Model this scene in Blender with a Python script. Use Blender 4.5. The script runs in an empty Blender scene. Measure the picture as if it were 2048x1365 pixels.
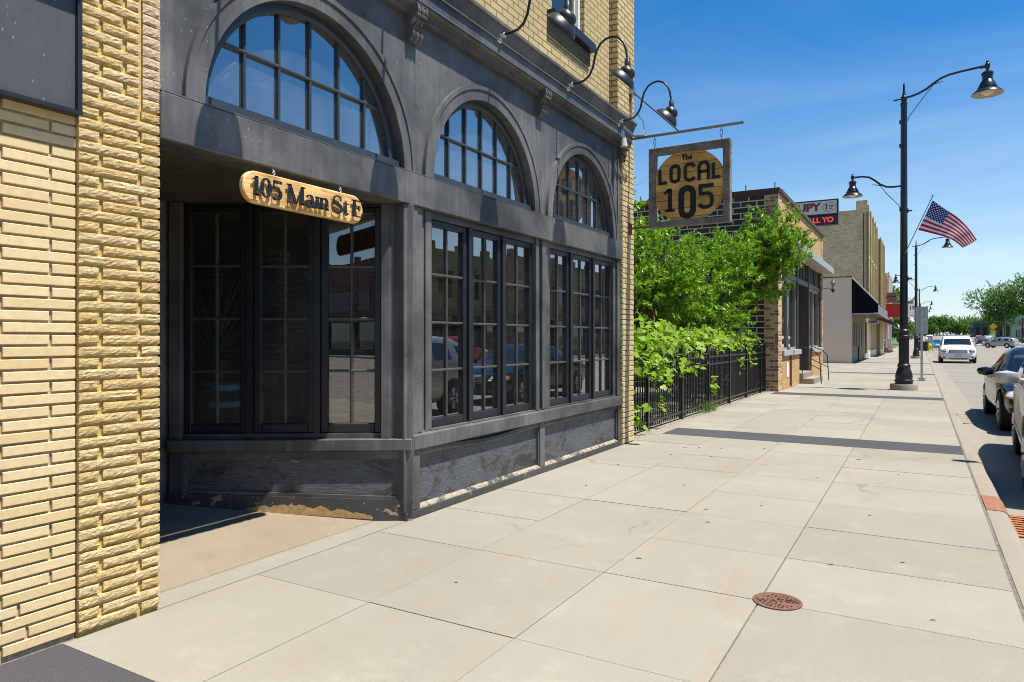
import bpy, bmesh, math, random
import numpy as np
from mathutils import Matrix, Vector
R=math.radians
rnd=random.Random(7)
S=bpy.context.scene
COL=S.collection
# ---------------------------------------------------------------- ground level along the street (gentle rise far away)
def gz(y):
    return 0.0 if y<70 else 0.00003*(y-70)**2 if y<420 else 0.00003*350**2+0.004*(y-420)
# ---------------------------------------------------------------- mesh builder
class MB:
    def __init__(s): s.v=[];s.f=[];s.m=[];s.M=None
    def av(s,p):
        p=Vector(p)
        if s.M is not None: p=s.M@p
        s.v.append((p.x,p.y,p.z)); return len(s.v)-1
    def face(s,pts,mi=0):
        s.f.append([s.av(p) for p in pts]); s.m.append(mi)
    def idx(s,ids,mi=0): s.f.append(list(ids)); s.m.append(mi)
    def box(s,x0,x1,y0,y1,z0,z1,mi=0,ch=0.0):
        if x0>x1:x0,x1=x1,x0
        if y0>y1:y0,y1=y1,y0
        if z0>z1:z0,z1=z1,z0
        if ch<=0:
            i=[s.av(p) for p in ((x0,y0,z0),(x1,y0,z0),(x1,y1,z0),(x0,y1,z0),(x0,y0,z1),(x1,y0,z1),(x1,y1,z1),(x0,y1,z1))]
            for q in ((0,3,2,1),(4,5,6,7),(0,1,5,4),(1,2,6,5),(2,3,7,6),(3,0,4,7)): s.idx([i[k] for k in q],mi)
            return
        c=min(ch,(x1-x0)/3,(y1-y0)/3,(z1-z0)/3)
        P={}
        for sx in (0,1):
            for sy in (0,1):
                for sz in (0,1):
                    X=(x0,x1)[sx];Y=(y0,y1)[sy];Z=(z0,z1)[sz]
                    dx=c if sx==0 else -c;dy=c if sy==0 else -c;dz=c if sz==0 else -c
                    P[sx,sy,sz,'x']=s.av((X,Y+dy,Z+dz));P[sx,sy,sz,'y']=s.av((X+dx,Y,Z+dz));P[sx,sy,sz,'z']=s.av((X+dx,Y+dy,Z))
        g=lambda a:[P[k] for k in a]
        for q in (0,1):
            o=1 if q else -1
            a=g([(q,0,0,'x'),(q,1,0,'x'),(q,1,1,'x'),(q,0,1,'x')]); s.idx(a if q else a[::-1],mi)
            a=g([(0,q,0,'y'),(0,q,1,'y'),(1,q,1,'y'),(1,q,0,'y')]); s.idx(a if q else a[::-1],mi)
            a=g([(0,0,q,'z'),(1,0,q,'z'),(1,1,q,'z'),(0,1,q,'z')]); s.idx(a if q else a[::-1],mi)
        for a in (0,1):
            for b in (0,1):
                s.idx(g([(a,b,0,'x'),(a,b,1,'x'),(a,b,1,'y'),(a,b,0,'y')]),mi)
                s.idx(g([(a,0,b,'x'),(a,1,b,'x'),(a,1,b,'z'),(a,0,b,'z')]),mi)
                s.idx(g([(0,a,b,'y'),(1,a,b,'y'),(1,a,b,'z'),(0,a,b,'z')]),mi)
        for a in (0,1):
            for b in (0,1):
                for c2 in (0,1): s.idx(g([(a,b,c2,'x'),(a,b,c2,'y'),(a,b,c2,'z')]),mi)
    def tube(s,pts,r,n=8,mi=0,caps=True):
        pts=[Vector(p) for p in pts]
        rr=r if isinstance(r,(list,tuple)) else [r]*len(pts)
        rings=[];up=None
        for i,p in enumerate(pts):
            t=(pts[min(i+1,len(pts)-1)]-pts[max(i-1,0)])
            if t.length<1e-9:t=Vector((0,0,1))
            t.normalize()
            if up is None:
                up=Vector((0,0,1)) if abs(t.z)<0.9 else Vector((1,0,0))
            a=up-t*up.dot(t)
            if a.length<1e-6: a=t.orthogonal()
            a.normalize();up=a;b=t.cross(a)
            rings.append([s.av(p+(a*math.cos(k*2*math.pi/n)+b*math.sin(k*2*math.pi/n))*rr[i]) for k in range(n)])
        for i in range(len(rings)-1):
            for k in range(n):
                s.idx([rings[i][k],rings[i][(k+1)%n],rings[i+1][(k+1)%n],rings[i+1][k]],mi)
        if caps: s.idx(rings[0][::-1],mi);s.idx(rings[-1],mi)
    def lathe(s,prof,c=(0,0,0),n=20,mi=0,M=None,cap=True):
        c=Vector(c);rings=[]
        for (r,z) in prof:
            ring=[]
            for k in range(n):
                a=k*2*math.pi/n;p=Vector((r*math.cos(a),r*math.sin(a),z))
                if M is not None:p=M@p
                ring.append(s.av(p+c))
            rings.append(ring)
        for i in range(len(rings)-1):
            for k in range(n): s.idx([rings[i][k],rings[i][(k+1)%n],rings[i+1][(k+1)%n],rings[i+1][k]],mi)
        if cap:s.idx(rings[0][::-1],mi);s.idx(rings[-1],mi)
    def extrude(s,poly,f0,f1,mi=0):
        """poly: list of 2d pts; f0,f1: functions 2d->3d for the two ends"""
        a=[s.av(f0(p)) for p in poly];b=[s.av(f1(p)) for p in poly];n=len(poly)
        s.idx(a[::-1],mi);s.idx(b,mi)
        for i in range(n): s.idx([a[i],a[(i+1)%n],b[(i+1)%n],b[i]],mi)
    def stroke(s,pts,w,F,closed=False,d0=0.0,d1=0.01,mi=0):
        """2d polyline with width (single or per point), extruded; F(u,v,d)->3d"""
        n=len(pts);P=[Vector((p[0],p[1])) for p in pts];W=w if isinstance(w,(list,tuple)) else [w]*n
        L=[];Q=[]
        for i in range(n):
            a=P[i-1] if (i>0 or closed) else None;b=P[(i+1)%n] if (i<n-1 or closed) else None
            d1_=(P[i]-a).normalized() if a is not None else None
            d2_=(b-P[i]).normalized() if b is not None else None
            if d1_ is None: t=d2_
            elif d2_ is None: t=d1_
            else:
                t=(d1_+d2_)
                t=d2_ if t.length<1e-6 else t.normalized()
            nn=Vector((-t.y,t.x));k=1.0
            if d1_ is not None and d2_ is not None:
                c=max(0.5,nn.dot(Vector((-d2_.y,d2_.x))));k=1/c
            L.append(P[i]+nn*W[i]*.5*k);Q.append(P[i]-nn*W[i]*.5*k)
        for i in range(n if closed else n-1):
            j=(i+1)%n
            quad=[L[i],Q[i],Q[j],L[j]]
            s.extrude([(q.x,q.y) for q in quad],lambda p:F(p[0],p[1],d0),lambda p:F(p[0],p[1],d1),mi)
    def build(s,name,mats,parent=None,smooth=False,bevel=0,autosm=True):
        me=bpy.data.meshes.new(name)
        me.from_pydata(s.v,[],s.f)
        if not isinstance(mats,(list,tuple)):mats=[mats]
        for m in mats: me.materials.append(m)
        if len(mats)>1: me.polygons.foreach_set('material_index',s.m)
        bm=bmesh.new();bm.from_mesh(me);bmesh.ops.recalc_face_normals(bm,faces=bm.faces);bm.to_mesh(me);bm.free()
        if smooth:
            me.polygons.foreach_set('use_smooth',[True]*len(me.polygons))
            if autosm: me.set_sharp_from_angle(angle=R(38))
        me.update()
        return link(name,me,parent)
def link(name,me,parent=None):
    o=bpy.data.objects.new(name,me);COL.objects.link(o)
    if parent is not None: setp(o,parent)
    return o
def wloc(o):
    l=Vector(o.location)
    return l if o.parent is None else l
def setp(o,p):
    o.parent=p
    if p.type=='EMPTY' and p.parent is None:
        o.matrix_parent_inverse=Matrix.Translation(-Vector(p.location))
def tag(o,label,cat,group=None,kind=None):
    if label:o['label']=label
    if cat:o['category']=cat
    if group:o['group']=group
    if kind:o['kind']=kind
    return o
def thing(name,label,cat,loc=(0,0,0),group=None):
    o=bpy.data.objects.new(name,None);COL.objects.link(o);o.location=loc;o.empty_display_size=.2
    return tag(o,label,cat,group)
def struct(o): o['kind']='structure';return o
def dup(root,loc,rz=0,label=None,scale=None):
    r=root.copy();COL.objects.link(r);r.location=loc;r.rotation_euler=(0,0,rz)
    if scale: r.scale=(scale,)*3
    if label:r['label']=label
    def rec(src,dst):
        for ch in src.children:
            c=ch.copy();COL.objects.link(c);c.parent=dst;rec(ch,c)
    rec(root,r)
    return r
# ---------------------------------------------------------------- material helpers
def newmat(name):
    m=bpy.data.materials.new(name);m.use_nodes=True
    nt=m.node_tree;nt.nodes.clear()
    o=nt.nodes.new('ShaderNodeOutputMaterial');b=nt.nodes.new('ShaderNodeBsdfPrincipled')
    nt.links.new(b.outputs[0],o.inputs[0])
    return m,nt,b,o
class N:
    def __init__(s,nt):s.nt=nt
    def n(s,t,**k):
        x=s.nt.nodes.new('ShaderNode'+t)
        for a,b in k.items():setattr(x,a,b)
        return x
    def l(s,a,b):s.nt.links.new(a,b)
    def set(s,inp,v):
        if hasattr(v,'is_output') or isinstance(v,bpy.types.NodeSocket): s.l(v,inp)
        else: inp.default_value=v
    def pos(s): return s.n('NewGeometry').outputs['Position']
    def obj(s): return s.n('TexCoord').outputs['Object']
    def math(s,op,a,b=None,c=None,clamp=False):
        x=s.n('Math',operation=op,use_clamp=clamp);s.set(x.inputs[0],a)
        if b is not None:s.set(x.inputs[1],b)
        if c is not None:s.set(x.inputs[2],c)
        return x.outputs[0]
    def sep(s,v):
        x=s.n('SeparateXYZ');s.l(v,x.inputs[0]);return x.outputs
    def comb(s,a,b,c):
        x=s.n('CombineXYZ')
        for i,q in enumerate((a,b,c)):s.set(x.inputs[i],q)
        return x.outputs[0]
    def vmul(s,v,k):
        x=s.n('VectorMath',operation='MULTIPLY');s.l(v,x.inputs[0]);x.inputs[1].default_value=k;return x.outputs[0]
    def vadd(s,v,k):
        x=s.n('VectorMath',operation='ADD');s.l(v,x.inputs[0]);s.set(x.inputs[1],k);return x.outputs[0]
    def noise(s,v,scale,detail=4,rough=.55,dist=0):
        x=s.n('TexNoise');s.l(v,x.inputs['Vector']);x.inputs['Scale'].default_value=scale;x.inputs['Detail'].default_value=detail
        x.inputs['Roughness'].default_value=rough;x.inputs['Distortion'].default_value=dist;return x.outputs['Fac']
    def vor(s,v,scale,feat='F1'):
        x=s.n('TexVoronoi',feature=feat);s.l(v,x.inputs['Vector']);x.inputs['Scale'].default_value=scale;return x.outputs['Distance']
    def ramp(s,f,stops,interp='LINEAR'):
        x=s.n('ValToRGB');s.l(f,x.inputs[0]);e=x.color_ramp.elements;x.color_ramp.interpolation=interp
        while len(e)<len(stops):e.new(.5)
        for i,(p,c) in enumerate(stops):
            e[i].position=p;e[i].color=(c,c,c,1) if not isinstance(c,(tuple,list)) else (*c[:3],1)
        return x.outputs[0]
    def mix(s,f,a,b,blend='MIX'):
        x=s.n('Mix',data_type='RGBA',blend_type=blend);s.set(x.inputs[0],f)
        for i,q in ((6,a),(7,b)):
            if isinstance(q,tuple):q=(*q[:3],1)
            s.set(x.inputs[i],q)
        return x.outputs[2]
    def bump(s,h,strength=.5,dist=.01,normal=None):
        x=s.n('Bump');s.l(h,x.inputs['Height']);x.inputs['Strength'].default_value=strength;x.inputs['Distance'].default_value=dist
        if normal is not None:s.l(normal,x.inputs['Normal'])
        return x.outputs[0]
    def rpi(s): return s.n('NewGeometry').outputs['Random Per Island']
def simple(name,col,rough=.5,metal=0,noise=0.0,nscale=20,spec=.5,bump=0,emit=None,coat=0):
    m,nt,b,o=newmat(name);h=N(nt)
    if noise>0:
        f=h.noise(h.obj(),nscale,5)
        c=h.mix(h.ramp(f,[(.3,0.),(.7,1.)]),tuple(x*(1-noise) for x in col),tuple(min(1,x*(1+noise)) for x in col))
        h.l(c,b.inputs['Base Color'])
        if bump>0:h.l(h.bump(f,bump,.01),b.inputs['Normal'])
    else:b.inputs['Base Color'].default_value=(*col,1)
    b.inputs['Roughness'].default_value=rough;b.inputs['Metallic'].default_value=metal
    b.inputs['Specular IOR Level'].default_value=spec
    if coat: b.inputs['Coat Weight'].default_value=coat;b.inputs['Coat Roughness'].default_value=.03
    if emit:
        b.inputs['Emission Color'].default_value=(*emit[0],1);b.inputs['Emission Strength'].default_value=emit[1]
    return m
def painted(name,col,worn=(.09,.1,.11),grain=True,wear=.5,chip=0.0):
    """weathered dark paint on old boards"""
    m,nt,b,o=newmat(name);h=N(nt);p=h.pos()
    big=h.noise(p,1.3,4,.6);st=h.noise(h.vmul(p,(26,26,1.6)),1.0,4,.6);hor=h.noise(h.vmul(p,(3,3,42)),1.0,4,.6)
    f=h.math('MULTIPLY',h.ramp(big,[(.35,0.),(.7,1.)]),h.ramp(st,[(.3,0.5),(.75,1.)]))
    c=h.mix(h.math('MULTIPLY',f,wear),col,worn)
    dirt=h.noise(p,7,6,.7)
    c=h.mix(h.ramp(dirt,[(.58,0.),(.75,.35)]),c,tuple(x*.55 for x in col))
    spk=h.vor(h.vmul(p,(1,1,.45)),30);spn=h.noise(p,2.1,3)
    sf=h.math('MULTIPLY',h.ramp(spk,[(.07,1.),(.13,0.)]),h.ramp(spn,[(.46,0.),(.60,1.)]))
    c=h.mix(h.math('MULTIPLY',sf,.75),c,(.34,.34,.33))
    sc=h.noise(h.vmul(p,(1.5,1.5,26)),1.0,7,.75,.4);c=h.mix(h.ramp(sc,[(.62,0.),(.72,.6)]),c,tuple(x*.45 for x in col))
    if chip>0:
        cf=h.noise(h.vmul(p,(9,9,14)),1.0,6,.7);cf=h.ramp(cf,[(1-chip,0.),(1-chip+.012,1.)])
        c=h.mix(cf,c,(.42,.3,.2))
    h.l(c,b.inputs['Base Color'])
    h.l(h.ramp(dirt,[(.3,.38),(.7,.62)]),b.inputs['Roughness'])
    hh=h.math('ADD',h.math('MULTIPLY',hor,.5),h.math('MULTIPLY',dirt,.6))
    h.l(h.bump(hh,.45 if grain else .2,.004),b.inputs['Normal'])
    return m
def brickmat(name,c1,c2,mortar,bw,bh,ms,bump=.6,var=.25,stain=(.25,.22,.17),third=None,rough=.85,off=.5,dist=.012):
    m,nt,b,o=newmat(name);h=N(nt);p=h.pos();x,y,z=h.sep(p)[0:3]
    v=h.comb(h.math('ADD',x,y),z,0.0)
    w=h.noise(p,6,3);v2=h.vadd(v,h.comb(h.math('MULTIPLY',w,.012),h.math('MULTIPLY',w,.008),0.0))
    br=h.n('TexBrick');h.l(v2,br.inputs['Vector']);br.inputs['Scale'].default_value=1;br.offset=off
    br.inputs['Brick Width'].default_value=bw;br.inputs['Row Height'].default_value=bh;br.inputs['Mortar Size'].default_value=ms
    br.inputs['Mortar Smooth'].default_value=.25;br.inputs['Bias'].default_value=0
    br.inputs['Color1'].default_value=(*c1,1);br.inputs['Color2'].default_value=(*c2,1);br.inputs['Mortar'].default_value=(*mortar,1)
    n1=h.noise(p,30,5,.65);n2=h.noise(p,1.1,4)
    c=br.outputs['Color']
    if third is not None:
        cell=h.n('TexWhiteNoise',noise_dimensions='2D')
        row=h.math('FLOOR',h.math('DIVIDE',z,bh))
        u=h.math('ADD',h.math('DIVIDE',h.math('ADD',x,y),bw),h.math('MULTIPLY',h.math('MODULO',row,2.0),off))
        h.l(h.comb(h.math('FLOOR',u),row,0.0),cell.inputs['Vector'])
        k=h.ramp(cell.outputs['Value'],[(.0,0.),(.55,0.),(.56,1.),(1,1.)],'CONSTANT')
        c=h.mix(h.math('MULTIPLY',k,h.math('SUBTRACT',1.0,br.outputs['Fac'])),c,third)
    c=h.mix(h.ramp(n1,[(.35,0.),(.75,var)]),c,stain)
    c=h.mix(h.ramp(n2,[(.4,0.),(.75,var)]),c,tuple(q*.7 for q in stain))
    h.l(c,b.inputs['Base Color']);b.inputs['Roughness'].default_value=rough;b.inputs['Specular IOR Level'].default_value=.2
    hh=h.math('ADD',h.math('MULTIPLY',h.math('SUBTRACT',1.0,br.outputs['Fac']),1.0),h.math('MULTIPLY',n1,.35))
    h.l(h.bump(hh,bump,dist),b.inputs['Normal'])
    return m
def glassmat(name,base=.05,refl=.55,tint=(.75,.85,.9),rough=0.0,dust=0.0):
    """window pane: clear, with a mirror reflection that grows at grazing angles"""
    m=bpy.data.materials.new(name);m.use_nodes=True;nt=m.node_tree;nt.nodes.clear();h=N(nt)
    o=h.n('OutputMaterial');t=h.n('BsdfTransparent');t.inputs[0].default_value=(*tint,1);g=h.n('BsdfGlossy');g.inputs['Roughness'].default_value=rough
    g.inputs['Color'].default_value=(1,1,1,1)
    lw=h.n('LayerWeight');lw.inputs[0].default_value=.5
    f=h.math('ADD',base,h.math('MULTIPLY',h.math('POWER',lw.outputs['Facing'],2.2),refl),clamp=True)
    w=h.noise(h.pos(),1.1,2);h.l(h.bump(w,.06,.02),g.inputs['Normal'])
    x=h.n('MixShader');h.l(f,x.inputs[0]);h.l(t.outputs[0],x.inputs[1]);h.l(g.outputs[0],x.inputs[2]);h.l(x.outputs[0],o.inputs[0])
    if dust>0:
        d=h.n('BsdfDiffuse');d.inputs[0].default_value=(.62,.63,.62,1);y=h.n('MixShader');p=h.pos()
        st=h.noise(h.vmul(p,(7,7,1.2)),1.0,5,.7);bl=h.noise(p,2.2,4,.6)
        h.l(h.math('MULTIPLY',h.math('MULTIPLY',h.ramp(st,[(.3,.35),(.75,1.)]),h.ramp(bl,[(.3,.4),(.7,1.)])),dust*2.0),y.inputs[0])
        h.l(x.outputs[0],y.inputs[1]);h.l(d.outputs[0],y.inputs[2]);h.l(y.outputs[0],o.inputs[0])
    return m
def leafmat(name,ca,cb,trans=.45,rough=.45):
    m=bpy.data.materials.new(name);m.use_nodes=True;nt=m.node_tree;nt.nodes.clear();h=N(nt)
    o=h.n('OutputMaterial');b=h.n('BsdfPrincipled');t=h.n('BsdfTranslucent');r=h.rpi()
    big=h.noise(h.pos(),1.7,3)
    f=h.math('ADD',h.math('MULTIPLY',r,.6),h.math('MULTIPLY',big,.5),clamp=True)
    c=h.mix(f,ca,cb);h.l(c,b.inputs['Base Color']);b.inputs['Roughness'].default_value=rough;b.inputs['Specular IOR Level'].default_value=.35
    c2=h.mix(1.0,c,(1.0,1.25,.55),'MULTIPLY');h.l(c2,t.inputs[0])
    x=h.n('MixShader');x.inputs[0].default_value=trans;h.l(b.outputs[0],x.inputs[1]);h.l(t.outputs[0],x.inputs[2]);h.l(x.outputs[0],o.inputs[0])
    return m
# ---------------------------------------------------------------- materials
PAINT=(.042,.040,.037)
M_paint=painted('weathered_dark_paint',PAINT,(.235,.228,.215),wear=.85)
M_frieze=painted('dark_paint_boards',(.039,.037,.035),(.205,.20,.192),wear=.9)
def peeling():
    m,nt,b,o=newmat('peeling_dark_paint');h=N(nt);p=h.pos()
    pl=h.noise(h.vmul(p,(2.2,2.2,4.5)),1.0,8,.8,.8);gr=h.noise(h.vmul(p,(7,7,120)),1.0,6,.75,1.5);fine=h.noise(p,55,5,.7)
    c=h.mix(h.ramp(pl,[(.42,0.),(.50,1.)]),(.045,.042,.038),(.112,.118,.124))
    c=h.mix(h.ramp(gr,[(.40,.75),(.52,0.)]),c,(.022,.023,.026))
    c=h.mix(h.ramp(gr,[(.62,0.),(.75,.7)]),c,(.25,.26,.27))
    cf=h.noise(h.vmul(p,(11,11,16)),1.0,5,.7);k=h.math('MULTIPLY',h.ramp(cf,[(.69,0.),(.705,1.)]),h.ramp(h.noise(p,2.0,2),[(.48,0.),(.52,1.)]))
    c=h.mix(k,c,(.40,.29,.17));h.l(c,b.inputs['Base Color']);h.l(h.ramp(gr,[(.3,.32),(.7,.6)]),b.inputs['Roughness'])
    h.l(h.bump(h.math('ADD',gr,h.math('MULTIPLY',fine,.4)),.9,.006),b.inputs['Normal']);return m
M_bulk=peeling()
M_archsash=simple('arch_sash_paint',(.036,.046,.056),.4,noise=.15,nscale=9)
M_muntin=simple('muntin_highlight_paint',(.065,.062,.056),.4,noise=.15,nscale=9)  # lighter than the sashes: highlights on the bar edges put into the colour
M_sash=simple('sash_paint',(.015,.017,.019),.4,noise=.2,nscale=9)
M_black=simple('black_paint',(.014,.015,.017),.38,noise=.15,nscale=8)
M_dkin=simple('dark_interior',(.02,.018,.016),.8)
M_glass=glassmat('shop_window_glass',.21,.75,(.74,.78,.76),dust=.012)
M_archglass=glassmat('arch_window_glass',.34,.66,(.74,.80,.82),dust=.05)
M_carglass=glassmat('car_glass',.06,.45,(.42,.50,.48),dust=.01)
M_farglass=simple('dark_window_glass',(.02,.025,.03),.04,spec=1.0)
M_alu=simple('galvanised_metal',(.42,.43,.43),.35,metal=.9,noise=.15,nscale=30)
M_alubright=simple('bare_aluminium',(.80,.80,.79),.35,metal=.55)
M_conduit=simple('grey_conduit',(.25,.26,.27),.4,metal=.6)
M_rust=simple('rusty_iron',(.16,.075,.045),.85,noise=.35,nscale=40,bump=.4)
M_white=simple('white_paint',(.78,.77,.73),.5)
M_cream=simple('cream_enamel',(.72,.66,.50),.4)
M_sheet=painted('dark_sheet_metal',(.060,.064,.072),(.10,.105,.115),grain=False,wear=.6)
# ---------------------------------------------------------------- concrete etc.
def concrete(name,col,dark,scale=1.0,stains=True,spots=.3,grit=.5):
    m,nt,b,o=newmat(name);h=N(nt);p=h.pos()
    n1=h.noise(p,.55*scale,5,.6);n2=h.noise(p,160,2,.7);n3=h.noise(p,14,5,.6)
    isl=h.rpi()
    c=h.mix(h.ramp(n1,[(.3,0.),(.72,1.)]),dark,col)
    c=h.mix(h.ramp(isl,[(0,.0),(1,.48)]),c,tuple(q*.72 for q in dark))
    c=h.mix(h.ramp(n2,[(.38,grit*.55),(.5,0.),(.62,0.)]),c,tuple(q*.55 for q in dark))
    c=h.mix(h.ramp(n2,[(.55,0.),(.72,grit*.5)]),c,tuple(min(1,q*1.25) for q in col))
    c=h.mix(h.ramp(n3,[(.5,0.),(.78,.22)]),c,tuple(q*.7 for q in dark))
    if stains:
        s1=h.noise(h.vmul(p,(2.6,.42,1)),1.0,5,.68,.6);s2=h.noise(p,34,4,.75)
        f=h.math('MULTIPLY',h.ramp(s1,[(.55,0.),(.68,1.)]),h.ramp(s2,[(.44,0.),(.62,.55)]))
        c=h.mix(f,c,(.36,.20,.075))
        ck=h.n('TexVoronoi',feature='DISTANCE_TO_EDGE');h.l(h.vadd(p,h.comb(h.math('MULTIPLY',h.noise(p,2.5,4),.5),h.math('MULTIPLY',h.noise(p,3.1,4),.5),0.0)),ck.inputs['Vector']);ck.inputs['Scale'].default_value=.33
        cm=h.math('MULTIPLY',h.ramp(ck.outputs['Distance'],[(.0,1.),(.0025,1.),(.005,0.)]),h.ramp(h.noise(p,.5,2),[(.54,0.),(.60,.55)]))
        c=h.mix(cm,c,(.12,.105,.08))
        s3=h.noise(h.vmul(p,(.9,.5,1)),1.0,6,.7);c=h.mix(h.ramp(s3,[(.48,0.),(.7,.30)]),c,tuple(q*.72 for q in dark))
        s4=h.noise(p,3.2,6,.72);c=h.mix(h.ramp(s4,[(.54,0.),(.72,.28)]),c,tuple(min(1,q*1.2) for q in col))
    sp=h.vor(p,5.5);sn=h.noise(p,2.3,2)
    f=h.math('MULTIPLY',h.ramp(sp,[(.012,1.),(.03,0.)]),h.ramp(sn,[(.45,0.),(.55,1.)]))
    c=h.mix(h.math('MULTIPLY',f,spots),c,(.06,.055,.05))
    h.l(c,b.inputs['Base Color']);b.inputs['Roughness'].default_value=.88;b.inputs['Specular IOR Level'].default_value=.25
    h.l(h.bump(h.math('ADD',n2,h.math('MULTIPLY',n3,1.2)),.25,.004),b.inputs['Normal'])
    return m
M_walk=concrete('pavement_concrete',(.35,.324,.258),(.292,.268,.212),1.0,True,.5,.9)
M_kerb=concrete('kerb_concrete',(.34,.30,.24),(.29,.255,.20),1.0,True,.3)
M_road=concrete('road_concrete',(.29,.26,.218),(.235,.212,.178),.35,False,.2)
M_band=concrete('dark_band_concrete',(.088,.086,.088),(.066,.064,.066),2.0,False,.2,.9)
M_aggr=concrete('exposed_aggregate',(.35,.285,.20),(.265,.215,.15),3.0,False,.3,1.5)
M_joint=simple('joint_sealant',(.17,.155,.13),.9,noise=.5,nscale=30)
M_gravel=simple('garden_soil',(.24,.21,.15),.95,noise=.5,nscale=8,bump=.8)
M_grass=simple('grass',(.075,.13,.025),.9,noise=.4,nscale=1.5)
M_earth=simple('earth',(.16,.16,.08),.95,noise=.3,nscale=.2)
M_yellow=simple('yellow_road_paint',(.62,.42,.05),.7,noise=.2,nscale=9)
# bricks built as geometry
def geobrick(name,a,b_,bumps,scalev,cracks=False):
    m,nt,b,o=newmat(name);h=N(nt);p=h.pos();r=h.rpi()
    n1=h.noise(p,26,6,.7);n2=h.noise(h.vmul(p,scalev),1.0,5,.65,.8)
    if cracks:
        n2=h.noise(h.vadd(h.vmul(p,(15,15,130)),h.comb(0.0,0.0,h.math('MULTIPLY',r,40.0))),1.0,3,.55,1.1)
        n2=h.ramp(n2,[(.30,.0),(.44,.75),(.47,.15),(.50,.85),(.60,1.),(.63,.35),(.67,.9),(.8,1.)])
    c=h.mix(r,a,b_)
    if cracks: c=h.mix(h.ramp(n2,[(.1,.9),(.55,0.)]),c,(.22,.13,.05))
    c=h.mix(h.ramp(n1,[(.35,.0),(.7,.55)]),c,tuple(q*.82 for q in a))
    pits=h.vor(p,70);c=h.mix(h.math('MULTIPLY',h.ramp(pits,[(.10,1.),(.16,0.)]),h.ramp(h.noise(p,9,2),[(.5,0.),(.56,.7)])),c,(.2,.13,.07))
    h.l(c,b.inputs['Base Color']);b.inputs['Roughness'].default_value=.85;b.inputs['Specular IOR Level'].default_value=.2
    h.l(h.bump(h.math('ADD',h.math('MULTIPLY',n1,.25),h.math('MULTIPLY',n2,1.0)),bumps,.012),b.inputs['Normal'])
    return m
M_roman=geobrick('smooth_tan_brick',(.68,.515,.265),(.76,.60,.35),.12,(40,40,40))
M_rock=geobrick('rockface_yellow_brick',(.68,.49,.21),(.80,.63,.37),.6,(16,16,95),True)
M_pink=geobrick('rockface_pink_brick',(.66,.47,.31),(.72,.54,.38),.55,(16,16,95),True)
M_mortar=simple('yellow_mortar',(.58,.42,.12),.95,noise=.25,nscale=40,bump=.4)
M_mortar2=simple('tan_mortar',(.46,.35,.22),.95,noise=.2,nscale=40,bump=.4)
M_ybrick=brickmat('yellow_wall_brick',(.60,.47,.22),(.52,.40,.18),(.20,.15,.08),.21,.072,.008,.7,.35,(.30,.24,.14))
M_pier=brickmat('yellow_pier_brick',(.62,.49,.24),(.55,.42,.20),(.17,.12,.06),.21,.072,.009,.9,.25,(.34,.27,.15))
M_dark2=brickmat('dark_block_brick',(.045,.028,.025),(.11,.06,.045),(.70,.64,.54),.42,.155,.016,.5,.2,(.05,.035,.03))
M_quoin=brickmat('mixed_quoin_brick',(.60,.41,.16),(.68,.49,.22),(.62,.54,.38),.24,.0775,.01,.5,.3,(.16,.08,.05),third=(.34,.13,.07))
M_orange=brickmat('orange_brick',(.58,.34,.13),(.48,.25,.09),(.52,.42,.27),.2,.0775,.009,.5,.2,(.25,.14,.07))
M_oldside=brickmat('weathered_buff_brick',(.84,.65,.34),(.48,.37,.19),(.74,.6,.38),.22,.08,.012,.5,.25,(.13,.11,.075))
M_buff=brickmat('buff_front_brick',(.52,.42,.22),(.46,.36,.18),(.36,.29,.17),.22,.08,.008,.4,.3,(.36,.28,.14))
M_red=brickmat('red_brick',(.17,.075,.055),(.22,.095,.07),(.22,.17,.14),.22,.08,.01,.5,.3,(.10,.05,.04))
M_dim=brickmat('interior_brick',(.50,.39,.23),(.36,.28,.165),(.24,.20,.15),.22,.075,.012,.8,.4,(.06,.04,.03))
M_render=concrete('grey_render',(.82,.64,.47),(.72,.565,.415),.8,False,.1,.2)
def wood(name,a,b_,vs,rough=.6,plank=None,axis=0):
    m,nt,b,o=newmat(name);h=N(nt);p=h.obj()
    g=h.noise(h.vmul(p,vs),1.0,6,.65,1.2);k=h.noise(p,5,3)
    c=h.mix(h.ramp(g,[(.3,0.),(.68,1.)]),a,b_)
    c=h.mix(h.ramp(k,[(.45,0.),(.7,.6)]),c,tuple(q*.45 for q in a))
    if plank:
        z=h.sep(h.pos())[2];fr=h.math('FRACT',h.math('DIVIDE',h.math('SUBTRACT',z,2.86),plank))
        ln=h.math('LESS_THAN',fr,.05);row=h.math('FLOOR',h.math('DIVIDE',h.math('SUBTRACT',z,2.86),plank))
        wn=h.n('TexWhiteNoise',noise_dimensions='1D');h.l(row,wn.inputs['W'])
        c=h.mix(h.math('MULTIPLY',wn.outputs['Value'],.55),c,tuple(q*.6 for q in a))
        c=h.mix(ln,c,(.02,.012,.006))
    h.l(c,b.inputs['Base Color']);b.inputs['Roughness'].default_value=rough
    h.l(h.bump(g,.35,.004),b.inputs['Normal'])
    return m
M_signwood=wood('varnished_pine',(.58,.24,.03),(.92,.66,.28),(4,2.5,40),.45)
M_disc=wood('stained_pine_planks',(.62,.32,.07),(.95,.62,.20),(3,3,45),.55,plank=.115)
M_greywood=wood('weathered_grey_wood',(.10,.085,.072),(.30,.265,.225),(22,6,22),.8)
M_barrel=wood('oak_barrel',(.22,.12,.05),(.34,.21,.10),(25,25,3),.6)
M_bark=simple('bark',(.10,.075,.05),.9,noise=.4,nscale=12,bump=.6)
M_leafA=leafmat('fine_green_leaf',(.05,.15,.006),(.34,.50,.045),.34,.33)
M_leafB=leafmat('grape_leaf',(.17,.31,.02),(.36,.46,.06),.45)
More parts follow.
